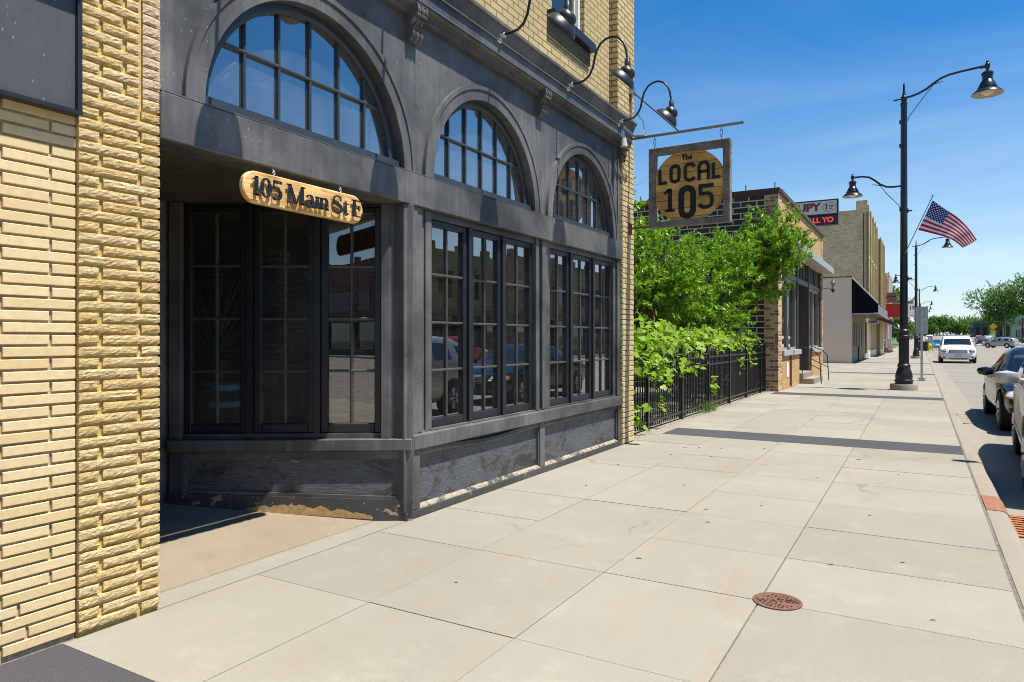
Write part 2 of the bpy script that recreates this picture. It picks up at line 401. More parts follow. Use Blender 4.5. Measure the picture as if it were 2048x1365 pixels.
M_leafC=leafmat('broad_tree_leaf',(.05,.12,.02),(.14,.25,.05),.38,.6)
M_leafD=leafmat('pale_tree_leaf',(.08,.16,.03),(.17,.28,.07),.38,.6)
# ================================================================ camera, world, sun
F_PX=1400.0;psi=math.atan((1842-1024)/F_PX)
cam=bpy.data.cameras.new('camera');co=bpy.data.objects.new('camera',cam);COL.objects.link(co);S.camera=co
cam.sensor_width=36;cam.lens=36*F_PX/2048;cam.clip_end=4000;cam.clip_start=.05
cam.shift_y=-(682.5-678)/2048
co.location=(0,0,1.4);co.rotation_euler=(R(90),0,psi)
SUN_EL=67.8;SUN_AZ=5.0   # azimuth measured from +X towards +Y
W=bpy.data.worlds.new('World');S.world=W;W.use_nodes=True;nt=W.node_tree;h=N(nt)
bg=nt.nodes['Background'];sky=h.n('TexSky',sky_type='NISHITA');sky.sun_disc=False
sky.sun_elevation=R(SUN_EL);sky.sun_rotation=R(90-SUN_AZ);sky.altitude=100;sky.air_density=1.0;sky.dust_density=.3;sky.ozone_density=3.0
hs=h.n('HueSaturation');hs.inputs['Saturation'].default_value=1.42;h.l(sky.outputs[0],hs.inputs['Color'])
tc=h.n('TexCoord').outputs['Generated']
sx,sy,sz=h.sep(tc)[0:3]
den=h.math('ADD',h.math('MAXIMUM',sz,0.0),.12)
cv=h.comb(h.math('DIVIDE',sx,den),h.math('DIVIDE',sy,den),0.0)
cn=h.noise(h.vmul(cv,(.55,1.0,1)),1.0,6,.62,.7)
cl=h.math('MULTIPLY',h.ramp(cn,[(.46,0.),(.85,.26)]),h.ramp(sz,[(.0,1.),(.5,.12)]))
hz=h.ramp(sz,[(.0,.75),(.08,.5),(.2,.22),(.36,.0)])
c=h.mix(hz,hs.outputs[0],(4.7,5.6,6.3))
c=h.mix(cl,c,(9.0,9.3,9.6))
h.l(c,bg.inputs[0]);bg.inputs[1].default_value=.096
sun=bpy.data.lights.new('sun','SUN');sun.energy=5.0;sun.angle=R(.53);sun.color=(1,.955,.88)
so=bpy.data.objects.new('sun',sun);COL.objects.link(so)
d=Vector((math.cos(R(SUN_EL))*math.cos(R(SUN_AZ)),math.cos(R(SUN_EL))*math.sin(R(SUN_AZ)),math.sin(R(SUN_EL))))
so.rotation_euler=d.to_track_quat('Z','Y').to_euler();so.location=(30,0,40)
S.view_settings.view_transform='Standard';S.view_settings.look='None';S.view_settings.exposure=0.70;S.view_settings.gamma=1
S.cycles.caustics_reflective=False;S.cycles.caustics_refractive=False
S.cycles.max_bounces=8;S.cycles.transparent_max_bounces=16;S.cycles.diffuse_bounces=4;S.cycles.glossy_bounces=4
S.cycles.use_denoising=True;S.cycles.filter_width=1.0
S.cycles.sample_clamp_indirect=6
# ================================================================ ground
def strip(name,x0,x1,ys,zoff,mat,thick=0):
    b=MB();pv=None
    for y in ys:
        z=gz(y)+zoff;q=(b.av((x0,y,z)),b.av((x1,y,z)))
        if pv:b.idx((pv[0],pv[1],q[1],q[0]))
        pv=q
    return struct(b.build(name,mat))
YS=[-110,-60,0,70]+list(range(80,421,10))
strip('ground',-700,700,[-400,-60,0,70]+list(range(80,421,10))+[460,700,900],-.32,M_earth)
strip('road',.55,16.6,YS,-.15,M_road)
strip('cross_road',16.6,120,[120,128,136],-.146,M_road)
# pavement slabs: real slabs with open joints over a darker bed
rows=[1.733,2.83,3.9,4.75,5.6,6.5,7.48,8.4,9.2,10.03]
y=10.83
def cuts(a,b_,n): return [a+(b_-a)*i/n for i in range(n+1)]
bands=[(.93,1.733),(10.03,10.83),(18.62,19.42),(31.6,32.4),(45.6,46.4)]
segs=[(-14.0,.93,16),(1.733,10.03,None),(10.83,18.62,8),(19.42,31.6,12),(32.4,45.6,13),(46.4,70,22)]
xs=[-3.405,-2.53,-1.64,-.745,.440]
b=MB()
jr=random.Random(3)
for (a,e,n) in segs:
    yy=rows if n is None else cuts(a,e,n)
    for i in range(len(yy)-1):
        for k in range(4):
            g=.0022;gr=.0045 if k==2 else g;gl=.0045 if k==3 else g
            dz=jr.uniform(-.0012,.0012)
            b.box(xs[k]+gl,xs[k+1]-gr,yy[i]+g,yy[i+1]-g,-.1,dz)
struct(b.build('pavement',M_walk))
strip('far_pavement',-3.405,.435,[70]+list(range(80,421,10)),0.0,M_walk)
b=MB();b.box(-3.62,-3.409,2.2,4.27,-.1,.001);b.box(-3.62,-3.409,9.15,70,-.1,.0)
b.box(-14,-3.62,30.15,43.9,-.1,.0)
struct(b.build('entrance_sill',M_walk))
b=MB();b.box(-3.45,.438,-14,70,-.16,-.010);struct(b.build('pavement_bed',M_joint));b=MB();b.box(.4385,.461,-14,70,-.16,-.004);struct(b.build('kerb_joint',simple('kerb_joint_filler',(.15,.135,.112),.95,noise=.45,nscale=25)))
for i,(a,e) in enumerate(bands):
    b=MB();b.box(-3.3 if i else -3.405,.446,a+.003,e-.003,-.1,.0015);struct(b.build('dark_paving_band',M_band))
for (a,e,n) in segs:pass
b=MB();b.box(-3.405,-3.306,10.033,10.827,-.1,0);b.box(-3.405,-3.306,18.623,19.417,-.1,0);b.box(-3.405,-3.306,31.603,32.397,-.1,0);b.box(-3.405,-3.306,45.603,46.397,-.1,0)
struct(b.build('pavement_edge',M_walk))
# kerb: rounded nose, with a rusty inlet casting let into it
def kerb(name,ys,mat,sx=1,x0=.462,top=.0):
    prof=[(0,-.3),(0,top),(.10,top),(.128,top-.008),(.148,top-.03),(.165,-.15),(.55,-.146),(.55,-.3)]
    b=MB();pv=None
    for y in ys:
        r=[b.av((x0+sx*p,y,q+gz(y))) for p,q in prof]
        if pv:
            for i in range(len(prof)-1):b.idx((pv[i],pv[i+1],r[i+1],r[i]))
        else:b.idx(r)
        pv=r
    b.idx(pv[::-1])
    return struct(b.build(name,mat,smooth=True))
kerb('kerb',[-14,6.90],M_kerb);kerb('kerb',[7.52,15,30,45,70]+list(range(80,421,10)),M_kerb)
kerb("kerb",[-100,-60,0,70,118],M_kerb,-1,16.75);kerb('kerb',[138]+list(range(150,421,10)),M_kerb,-1,16.75)
strip("far_side_pavement",16.72,20.6,[-100,-60,0,70,80,90,100,110,118],.0,M_walk)
strip('far_side_pavement',16.72,20.6,[138]+list(range(150,421,10)),.0,M_walk)
t=thing('kerb_inlet','rust brown cast iron storm drain inlet let into the kerb beside the white car','drain',(.55,7.2,0))
b=MB();prof=[(0,-.3),(0,.004),(.10,.004),(.13,-.004),(.155,-.03),(.17,-.145),(.17,-.3)]
b.extrude(prof,lambda p:(.462+p[0],6.903,p[1]),lambda p:(.462+p[0],7.517,p[1]));b.build('kerb_hood',simple('orange_rusty_kerb',(.25,.11,.06),.85,noise=.3,nscale=30,bump=.3),t,smooth=True)
b=MB()
for i in range(9):
    yy=6.72+i*.085;b.box(.632,1.12,yy,yy+.045,-.16,-.138)
b.box(.632,.66,6.7,7.48,-.16,-.136);b.box(1.10,1.14,6.7,7.48,-.16,-.136);b.box(.66,1.10,6.7,6.72,-.16,-.137);b.box(.66,1.10,7.45,7.48,-.16,-.137)
M_grate=simple('orange_rusty_grate',(.36,.14,.045),.85,noise=.3,nscale=40,bump=.4);b.build('grate',M_grate,t)
b=MB();b.box(.62,1.15,6.69,7.49,-.2,-.147);b.build('grate_well',simple('dark_hole',(.02,.015,.01),.9),t)
# water valve cover
t=thing('valve_cover','round rusty cast iron water valve cover in the pavement joint','valve cover',(-.66,3.93,0))
b=MB();b.lathe([(.0,.001),(.125,.001),(.125,.006),(.110,.007),(.106,.003),(0,.003)],(-.66,3.93,0),36,cap=False)
for i in range(-5,6):
    for j in range(-4,5):
        u,v=i*.019,j*.021
        if u*u+v*v<.0095 and abs(j)>1: b.box(-.66+u-.006,-.66+u+.006,3.93+v-.003,3.93+v+.003,.003,.0065)
b.build('lid',M_rust,t)
def text_mesh(name,body,size,M,mat,parent=None,ext=.002,align='CENTER',bold=0.0):
    cu=bpy.data.curves.new('t','FONT');cu.body=body;cu.size=size;cu.extrude=ext;cu.align_x=align;cu.align_y='CENTER';cu.offset=bold
    o=bpy.data.objects.new('t',cu);COL.objects.link(o);dg=bpy.context.evaluated_depsgraph_get();dg.update()
    me=bpy.data.meshes.new_from_object(o.evaluated_get(dg));me.transform(M);bpy.data.objects.remove(o);bpy.data.curves.remove(cu)
    me.materials.clear();me.materials.append(mat);me.name=name
    return link(name,me,parent)
M_rustdk=simple('dark_rust',(.06,.03,.02),.9)
text_mesh('lettering','WATER',.062,Matrix.Translation((-.66,3.93,.005))@Matrix.Rotation(R(18),4,'Z'),M_rustdk,t,.0015)
# recess floor
b=MB();b.face([(-5.2,1.9,.18),(-3.622,1.9,.002),(-3.622,4.4,.002),(-5.2,4.4,.18)]);struct(b.build('entrance_floor',M_aggr))
b=MB();b.box(-14,-3.64,9.15,19.5,-.3,.0);struct(b.build('garden_bed',M_gravel))
b=MB();b.box(-3.64,-3.46,9.15,20.3,-.3,.012);
# ================================================================ neighbour building on the left (smooth tan Roman brick, metal sign panel)
left=thing('brick_building','smooth tan brick building with dark metal panel at left edge','building',(-3.5,-4,0))
b=MB();b.box(-9,-3.445,-14,1.806,-.1,7);b.build('wall_core',M_mortar2,left)
b=MB();row=0;z=.02;PT=.0542
bj=random.Random(5)
while z<2.46:
    yend=1.806
    first=.308 if row%2==0 else .108
    if row<4: first=[.308,.205,.308,.24][row]
    a=yend-first;e=yend
    while e>-1.6:
        b.box(-3.50,-3.431+bj.uniform(-.0015,.0015),max(a,-1.7)+.006,e-.006 if e<yend else e,z,z+.0425+bj.uniform(-.0008,.0008),0,.0025)
        e=a;a-=.308
    z+=PT;row+=1
b.build('brick_facing',M_roman,left)
b=MB()
b.box(-3.463,-3.392,-8,1.785,2.458,3.9);b.build('sign_panel',M_sheet,left)
b=MB();b.box(-3.47,-3.372,1.785,1.806,2.455,3.9);b.box(-3.47,-3.366,-8,1.806,2.440,2.458)
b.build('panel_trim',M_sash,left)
b=MB();b.box(-3.393,-3.389,1.47,1.474,2.505,3.9);b.build('panel_seam',M_conduit,left)
b=MB();b.box(-3.47,-3.25,-8,1.806,3.25,3.45);b.build('canopy_lip',M_sash,left)
# ================================================================ main shopfront building
shop=thing('corner_shop_building','two storey yellow brick shop building with dark painted arched shopfront','building',(-3.5,5.5,0))
# masonry cores
b=MB()
b.box(-14,-3.50,1.83,2.21,-.1,9);b.box(-14,-3.75,1.83,9.1,4.31,9)   # pilaster core, upper volume
b.box(-14,-3.60,2.21,8.70,4.30,4.5)
b.build('masonry_core',M_mortar,shop)
b=MB();b.box(-3.50,-3.426,1.815,2.213,-.1,6.5);b.build('pilaster_core',M_mortar,shop)
b=MB();bp=MB();z=.02;row=0;rr=random.Random(11)
def rockbrick(B,y0,y1,z0,z1):
    nx=max(3,int((y1-y0)/.018));nz=4;g=[]
    for j in range(nz+1):
        l=[]
        for i in range(nx+1):
            e=(i in(0,nx)) or (j in (0,nz))
            x=-3.408+(rr.uniform(-.0022,.0022) if not e else -.004+rr.uniform(-.0015,.001))
            l.append(B.av((x,y0+(y1-y0)*i/nx+(rr.uniform(-.002,.002)),z0+(z1-z0)*j/nz+(rr.uniform(-.0015,.0015)))))
        g.append(l)
    for j in range(nz):
        for i in range(nx):B.idx((g[j][i],g[j][i+1],g[j+1][i+1],g[j+1][i]))
    bk=[B.av((-3.46,p,q)) for p,q in ((y0,z0),(y1,z0),(y1,z1),(y0,z1))]
    B.idx([bk[0]]+[bk[1]]+[g[0][i] for i in range(nx,-1,-1)]);B.idx([bk[2],bk[3]]+[g[nz][i] for i in range(nx+1)])
    B.idx([bk[3],bk[0]]+[g[j][0] for j in range(nz+1)]);B.idx([bk[1],bk[2]]+[g[j][nx] for j in range(nz,-1,-1)])
while z<3.6:
    cells=[(1.812,2.100),(2.118,2.215)] if row%2==0 else [(1.812,1.905),(1.925,2.215)]
    if z>2.52:
        cells=[(1.812,2.02),(2.042,2.108)] if row%2==0 else [(1.812,1.905),(1.925,2.108)]
        rockbrick(bp if 2.6<z<3.1 else b,2.124,2.217,z+.004,z+.052)
    for (p,q) in cells: rockbrick(b,p,q,z,z+.0405)
    z+=PT;row+=1
b.box(-3.46,-3.41,1.815,2.215,3.6,6.5)
b.build('pilaster_brick',M_rock,shop);bp.build('pilaster_patch',M_pink,shop)
# upper storey brick wall with two window openings
def wall_holes(B,xf,xb,y0,y1,z0,z1,holes,mi=0):
    ys=sorted({y0,y1}|{k for q in holes for k in q[:2]});zs=sorted({z0,z1}|{k for q in holes for k in q[2:]})
    for i in range(len(ys)-1):
        for j in range(len(zs)-1):
            cy=(ys[i]+ys[i+1])/2;cz=(zs[j]+zs[j+1])/2
            if any(a<cy<c and p<cz<q for a,c,p,q in holes):continue
            B.face([(xf,ys[i],zs[j]),(xf,ys[i+1],zs[j]),(xf,ys[i+1],zs[j+1]),(xf,ys[i],zs[j+1])],mi)
    for a,c,p,q in holes:
        B.face([(xf,a,p),(xb,a,p),(xb,a,q),(xf,a,q)],mi);B.face([(xf,c,p),(xf,c,q),(xb,c,q),(xb,c,p)],mi)
        B.face([(xf,a,p),(xf,c,p),(xb,c,p),(xb,a,p)],mi);B.face([(xf,a,q),(xb,a,q),(xb,c,q),(xf,c,q)],mi)
b=MB();UH=[(6.86,7.72,4.97,6.9),(4.72,5.58,4.97,6.9),(2.6,3.46,4.97,6.9)]
wall_holes(b,-3.50,-3.72,2.2,8.50,4.26,9.2,UH)
b.build('upper_brick_wall',M_ybrick,shop)
b=MB();b.box(-3.8,-3.385,8.50,9.10,4.26,9.2);b.box(-14,-3.405,8.70,9.10,-.1,4.26);b.build('corner_pier',M_pier,shop)
b=MB()
z=.015;k=0
while z<4.2:
    if k%2==0: cells=[(8.712,8.90),(8.912,9.108)]
    else: cells=[(8.712,8.80),(8.812,9.00),(9.012,9.108)]
    for p,q in cells:b.box(-3.44,-3.392+rr.uniform(-.004,.003),p,q,z,z+.056,0,.004)
    if k%2==0: b.box(-3.66,-3.42,9.05,9.112+rr.uniform(-.003,.003),z,z+.056,0,.004)
    z+=.0685;k+=1
b.build('pier_brick',M_pier if False else geobrick('yellow_pier_geobrick',(.52,.40,.20),(.62,.50,.29),.3,(30,30,60)),shop)
for (a,c,p,q) in UH:
    b=MB();b.box(-3.66,-3.56,a,a+.05,p,q);b.box(-3.66,-3.56,c-.05,c,p,q);b.box(-3.66,-3.56,a+.05,c-.05,q-.05,q);b.box(-3.66,-3.55,a+.05,c-.05,p,p+.05)
    b.box(-3.65,-3.60,a+.05,a+.085,p+.05,q-.05,1);b.box(-3.65,-3.60,c-.085,c-.05,p+.05,q-.05,1);b.box(-3.64,-3.60,a+.085,c-.085,p+.9,p+.95,1)
    w=b.build('upper_window',[M_white,M_cream],shop)
    b=MB();b.box(-3.635,-3.63,a+.085,c-.085,p+.05,p+.9);b.box(-3.635,-3.63,a+.085,c-.085,p+.95,q-.05);b.build('pane',M_farglass,w)
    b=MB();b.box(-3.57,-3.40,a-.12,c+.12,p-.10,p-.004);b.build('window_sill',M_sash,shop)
    b=MB();b.box(-3.497,-3.478,a-.12,c+.12,p-.255,p-.104);b.build('sill_course',brickmat('dark_sill_brick',(.16,.14,.11),(.12,.105,.085),(.2,.18,.13),.21,.075,.01,.6,.5,(.08,.07,.05)),shop)  # darker brick course right below the sill
# cornice with scroll brackets
b=MB();prof=[(-3.46,3.91),(-3.405,3.91),(-3.405,3.955),(-3.352,3.97),(-3.338,3.985),(-3.338,4.005),(-3.325,4.01),(-3.325,4.115),(-3.310,4.13),(-3.30,4.15),(-3.285,4.19),(-3.272,4.22),(-3.252,4.226),(-3.252,4.256),(-3.46,4.31)]
b.extrude(prof,lambda p:(p[0],2.214,p[1]),lambda p:(p[0],8.86,p[1]));b.build('cornice',M_paint,shop)
b=MB();b.tube([(-3.312,2.25,4.118),(-3.312,8.40,4.118)],.0085,8);b.tube([(-3.330,2.25,4.006),(-3.330,8.5,4.006)],.005,6);b.build('conduit',M_alu,shop,smooth=True)
for by in (4.335,6.46,8.70,2.27):
    b=MB();n=14;pts=[]
    for i in range(n+1):
        f=i/n;z=3.975-.265*f;x=-3.452+.04+.075*(1-f)+.022*math.sin(f*9.5)
        pts.append((x,z))
    poly=[(-3.452,3.975)]+pts+[(-3.452,3.75)]
    poly=[(-3.47,3.975)]+[(x,z) for x,z in pts]+[(-3.47,3.71)]
    for k in range(5):
        y0=by-.065+k*.026
        b.extrude([(x-.006*(k%2),z) for x,z in poly],lambda p,y0=y0:(p[0],y0+.001,p[1]),lambda p,y0=y0:(p[0],y0+.024,p[1]))
    for zz,xx,rad in ((3.895,-3.350,.022),(3.81,-3.385,.026),(3.765,-3.395,.02),(3.735,-3.405,.016)):
        for k in range(5):
            b.lathe([(0,-.008),(rad*.7,-.006),(rad,0),(rad*.7,.006),(0,.008)],(xx,by-.052+k*.026,zz),8,M=Matrix.Rotation(R(90),3,'X'),cap=False)
    b.box(-3.47,-3.335,by-.075,by+.075,3.975,3.99)
    b.build('scroll_bracket',M_paint,shop,smooth=True)
# painted frieze board with three arched openings
AC=[(3.362,),(5.475,),(7.605,)];ARC=[3.362,5.475,7.605];RO=.872;ZS=2.70
b=MB();Yl=2.214;Yr=8.70;ZT=3.925;XF=-3.452;XB=-3.60;NA=32
edges=[Yl]+[ (ARC[0]+ARC[1])/2,(ARC[1]+ARC[2])/2]+[Yr]
for k,cy in enumerate(ARC):
    y0,y1=edges[k],edges[k+1]
    arc=[(cy-RO*math.cos(math.pi*i/NA),ZS+RO*math.sin(math.pi*i/NA)) for i in range(NA+1)]
    b.face([(XF,y0,ZS-.03),(XF,arc[0][0],ZS-.03),(XF,arc[0][0],ZT),(XF,y0,ZT)])
    b.face([(XF,arc[-1][0],ZS-.03),(XF,y1,ZS-.03),(XF,y1,ZT),(XF,arc[-1][0],ZT)])
    for i in range(NA):
        p,q=arc[i],arc[i+1]
        b.face([(XF,p[0],p[1]),(XF,q[0],q[1]),(XF,q[0],ZT),(XF,p[0],ZT)])
        b.face([(XF,p[0],p[1]),(XB,p[0],p[1]),(XB,q[0],q[1]),(XF,q[0],q[1])])
b.build('frieze_board',M_frieze,shop)
b=MB();b.box(-3.462,-3.432,2.214,2.30,2.70,3.91);b.build('corner_board',M_paint,shop);b=MB();b.box(-3.462,-3.438,8.50,8.70,2.695,3.91);b.box(-3.462,-3.42,8.60,8.70,2.695,3.75);b.build('corner_board',M_paint,shop)
for cy in ARC:
    b=MB();n=40
    for (ra,rb_,xa,xb_) in ((.868,.985,-3.455,-3.428),(.958,.995,-3.455,-3.418)):
        P=[]
        for i in range(n+1):
            a=math.pi*i/n;c_,s_=-math.cos(a),math.sin(a)
            P.append([b.av((x,cy+c_*r,ZS+s_*r)) for x,r in ((xa,ra),(xb_,ra),(xb_,rb_),(xa,rb_))])
        for i in range(n):
            for j in range(3): b.idx((P[i][j],P[i][j+1],P[i+1][j+1],P[i+1][j]))
        b.idx(P[0]);b.idx(P[-1][::-1])
    b.build('arch_moulding',M_paint,shop,smooth=True)
    # arched sash
    b=MB();RI=.79
    P=[]
    for i in range(n+1):
        a=math.pi*i/n;c_,s_=-math.cos(a),math.sin(a)
        P.append([b.av((x,cy+c_*r,ZS+.02+s_*r)) for x,r in ((-3.60,RI),(-3.515,RI),(-3.505,RI+.02),(-3.505,RO-.003),(-3.60,RO-.003))])
    for i in range(n):
        for j in range(5): b.idx((P[i][j],P[i][(j+1)%5],P[i+1][(j+1)%5],P[i+1][j]))
    b.box(-3.60,-3.47,cy-RO+.003,cy+RO-.003,ZS-.002,ZS+.068)
    aw=b.build('arched_window',M_archsash,shop)
    b=MB()
    for i in range(1,6):
        u=-RI+2*RI*i/6;top=math.sqrt(RI*RI-u*u);b.box(-3.555,-3.520,cy+u-.0105,cy+u+.0105,ZS+.066,ZS+.02+top+.006,0,.006)
    zz=ZS+.43;u=math.sqrt(RI*RI-(.41)**2)
    b.box(-3.557,-3.518,cy-u,cy+u,zz-.0105,zz+.0105,0,.006);b.build('muntin_grid',M_archsash,aw)
    b=MB();poly=[(cy-RI*1.01*math.cos(math.pi*i/n),ZS+.02+RI*1.01*math.sin(math.pi*i/n)) for i in range(n+1)]
    b.face([(-3.545,p,q) for p,q in poly]);b.build('glass_pane',M_archglass,aw)
# signboard beam
b=MB();b.box(-3.62,-3.398,2.214,8.695,2.440,2.688,0,.006);b.box(-3.45,-3.40,2.214,8.695,2.690,2.697);b.build('timber_beam',M_paint,shop)
# ================================================================ shopfront bay: posts, casements, bulkhead
MF=Matrix(((0,1,0,-3.47),(1,0,0,0),(0,0,1,0),(0,0,0,1)))          # local (along, out, up) -> world, street front
AX=Vector((-3.4,4.29,0));BX=Vector((-3.4-1.83*math.cos(R(33)),4.29-1.83*math.sin(R(33)),0));dd=(BX-AX).normalized();nn=Vector((-dd.y,dd.x,0))
if nn.y>0:nn=-nn
MA=Matrix(((dd.x,nn.x,0,AX.x),(dd.y,nn.y,0,AX.y),(0,0,1,0),(0,0,0,1)))  # splayed entrance side
def casement(M,u0,u1,z0,z1,dep=-.035):
    if u0>u1:u0,u1=u1,u0
    fw=.052;b=MB();b.M=M
    b.box(u0,u0+fw,dep-.03,dep+.025,z0,z1,0,.006);b.box(u1-fw,u1,dep-.03,dep+.025,z0,z1,0,.006)
    b.box(u0+fw,u1-fw,dep-.03,dep+.022,z1-fw,z1,0,.006);b.box(u0+fw,u1-fw,dep-.03,dep+.022,z0,z0+fw+.02,0,.006)
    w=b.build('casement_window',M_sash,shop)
    a,c=u0+fw,u1-fw;p,q=z0+fw+.02,z1-fw
    b=MB();b.M=M;mu=(a+c)/2;b.box(mu-.011,mu+.011,dep-.018,dep+.012,p-.002,q+.002,0,.006)
    for i in range(1,4):
        zz=p+(q-p)*i/4;b.box(a-.002,c+.002,dep-.016,dep+.014,zz-.011,zz+.011,0,.006)
    b.build('muntin_grid',M_muntin,w)
    b=MB();b.M=M;b.face([(a-.01,dep-.008,p-.01),(c+.01,dep-.008,p-.01),(c+.01,dep-.008,q+.01),(a-.01,dep-.008,q+.01)]);b.build('glass_pane',M_glass,w)
for (a,c) in ((4.60,5.165),(5.222,5.745),(5.80,6.372),(6.735,7.25),(7.315,7.885),(7.95,8.512)): casement(MF,a,c,.665,2.385)
for (a,c) in ((1.268,1.742),(.754,1.216),(.243,.706)): casement(MA,a,c,.672,2.42,-.05)
b=MB();b.M=MF
b.box(4.385,4.455,-.12,.045,.655,2.440,0,.006);b.box(4.21,4.385,-.10,.055,0.06,2.440,0,.006)
b.box(4.455,4.515,-.12,.01,.655,2.440);b.box(4.515,4.595,-.12,.030,.655,2.440,0,.006)
b.box(6.378,6.44,-.12,.035,.655,2.440,0,.006);b.box(6.44,6.51,-.12,.004,.655,2.440);b.box(6.51,6.60,-.12,.040,.655,2.440,0,.006);b.box(6.60,6.73,-.12,.012,.655,2.440,0,.004)
b.box(8.516,8.585,-.12,.020,.655,2.440,0,.004);b.box(8.585,8.69,-.12,.050,.655,2.440,0,.006)
for (a,c) in ((4.60,6.375),(6.735,8.512)):
    b.box(a,c,-.10,.010,2.388,2.440,0,.004)
b.build('post',M_paint,shop)
for a,wd in ((5.168,.05),(5.748,.05),(7.255,.055),(7.89,.055)):
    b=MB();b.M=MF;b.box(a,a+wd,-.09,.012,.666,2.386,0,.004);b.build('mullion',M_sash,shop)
b=MB();b.M=MF
b.box(4.30,8.70,-.14,.082,.532,.652,0,.008);b.box(4.45,8.60,-.10,.030,.654,.664)
b.build('sill_rail',M_paint,shop)
b=MB();b.M=MF;b.box(4.30,8.70,-.14,.01,.05,.531);b.build('bulkhead_panel',M_bulk,shop)
b=MB();b.M=MF
b.box(4.30,4.405,-.10,.058,.062,.530,0,.005);b.box(6.43,6.545,-.10,.052,.062,.530,0,.005);b.box(8.60,8.695,-.10,.055,.062,.530,0,.005)
b.box(6.414,6.428,.01,.035,.062,.530);b.box(8.58,8.598,.01,.035,.062,.530)
# sagging mouldings under the sill rail
for (a,c,sag) in ((4.41,6.41,.05),(6.55,8.575,.035)):
    n=24;P=[]
    for i in range(n+1):
        f=i/n;z=.500-sag*(math.sin(f*math.pi*.98)**3)*(.4+.6*f) if a<5 else .500-sag*.4*math.sin(f*9)*f*(1-f)
        u=a+(c-a)*f;P.append([b.av((u,w,z+q)) for w,q in ((.012,.03),(.045,.03),(.052,.0),(.03,-.022),(.012,-.028))])
    for i in range(n):
        for j in range(4): b.idx((P[i][j],P[i][j+1],P[i+1][j+1],P[i+1][j]))
b.build('bulkhead_frame',M_paint,shop)
b=MB();b.M=MF
n=110;P=[];r2=random.Random(4)
for i in range(n+1):
    u=4.29+4.42*i/n;P.append([b.av((u,.012,.088+r2.uniform(-.003,.002))),b.av((u,.040,.074+r2.uniform(-.004,.003))),b.av((u,.052,.058+r2.uniform(-.006,.004)))])
for i in range(n):
    for j in range(2): b.idx((P[i][j],P[i+1][j],P[i+1][j+1],P[i][j+1]),0)
def bare():
    m,nt,b,o=newmat('bare_weathered_wood');h=N(nt);p=h.pos();n=h.noise(h.vmul(p,(20,20,60)),1.0,6,.7);n2=h.noise(p,4,4,.7)
    c=h.mix(h.ramp(n,[(.3,0.),(.7,1.)]),(.24,.19,.13),(.42,.35,.25));c=h.mix(h.ramp(n2,[(.50,0.),(.56,1.)]),c,(.06,.062,.066));c=h.mix(h.ramp(h.noise(p,22,5,.7),[(.60,0.),(.63,1.)]),c,(.05,.052,.056))
    h.l(c,b.inputs['Base Color']);b.inputs['Roughness'].default_value=.85;h.l(h.bump(n,.5,.005),b.inputs['Normal']);return m
M_barewood=bare()
b.build('weathered_ledge',M_barewood,shop)
b=MB();b.M=MF
b.box(4.22,8.70,-.12,.066,.0,.060,0,.004);b.build('plinth_board',painted('worn_plinth_paint',PAINT,(.085,.09,.095),wear=.8,chip=.34),shop)
# splayed side of the entrance
b=MB();b.M=MA
b.box(-.01,.095,-.10,.030,.13,2.44,0,.005);b.box(.095,.170,-.10,.004,.63,2.44);b.box(.170,.240,-.10,.026,.63,2.44,0,.005)
q=MB();q.M=MA;q.box(1.745,1.84,-.12,.02,.15,2.44,0,.005);q.build('entrance_post',M_paint,shop)

for a,c in ((.709,.751),(1.219,1.265)):
    q=MB();q.M=MA;q.box(a,c,-.10,.0,.672,2.42);q.build('mullion',M_sash,shop)  # posts between the sashes coloured near black: recess shade put into their colour
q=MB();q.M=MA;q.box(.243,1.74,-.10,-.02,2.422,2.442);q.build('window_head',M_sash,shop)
b.build('entrance_post',M_paint,shop)
b=MB();b.M=MA;b.box(.0,1.84,-.12,.055,.542,.632,0,.006);b.box(.243,1.74,-.10,-.01,.634,.670);b.build('entrance_sill_rail',M_paint,shop)
b=MB();b.M=MA;b.box(.095,1.75,-.12,.004,.05,.541);b.build('entrance_bulkhead',M_bulk,shop)
b=MB();b.M=MA
b.box(.096,1.744,.004,.03,.475,.541,0,.004);b.box(1.70,1.744,.004,.03,.23,.475)
b.extrude([(.096,.156),(1.70,.228),(1.70,.252),(.096,.182)],lambda p:(p[0],.004,p[1]),lambda p:(p[0],.024,p[1]))
b.build('entrance_panel_frame',M_paint,shop)
b=MB();b.M=MA;b.extrude([(0,-.02),(1.84,.12),(1.84,.232),(0,.155)],lambda p:(p[0],-.12,p[1]),lambda p:(p[0],.036,p[1]));b.build('entrance_plinth',painted('peeled_plinth',PAINT,(.085,.09,.095),wear=.8,chip=.42),shop)
# bare patch on the plinth
b=MB();b.M=MA;r3=random.Random(8);top=[];n=46
for i in range(n+1):
    s=.30+.95*i/n;hgt=.012+.055*(math.sin(i/n*math.pi)**.7)*(.5+.5*abs(math.sin(i*.42)))+r3.uniform(-.006,.006);top.append((s,max(.006,hgt)))
for i in range(n):
    b.face([(top[i][0],.0372,top[i][0]*.08-.01),(top[i+1][0],.0372,top[i+1][0]*.08-.01),(top[i+1][0],.0372,top[i+1][0]*.08+top[i+1][1]),(top[i][0],.0372,top[i][0]*.08+top[i][1])])
b.build('bare_wood_patch',simple('bare_plinth_wood',(.42,.27,.11),.85,noise=.3,nscale=30,bump=.3),shop)
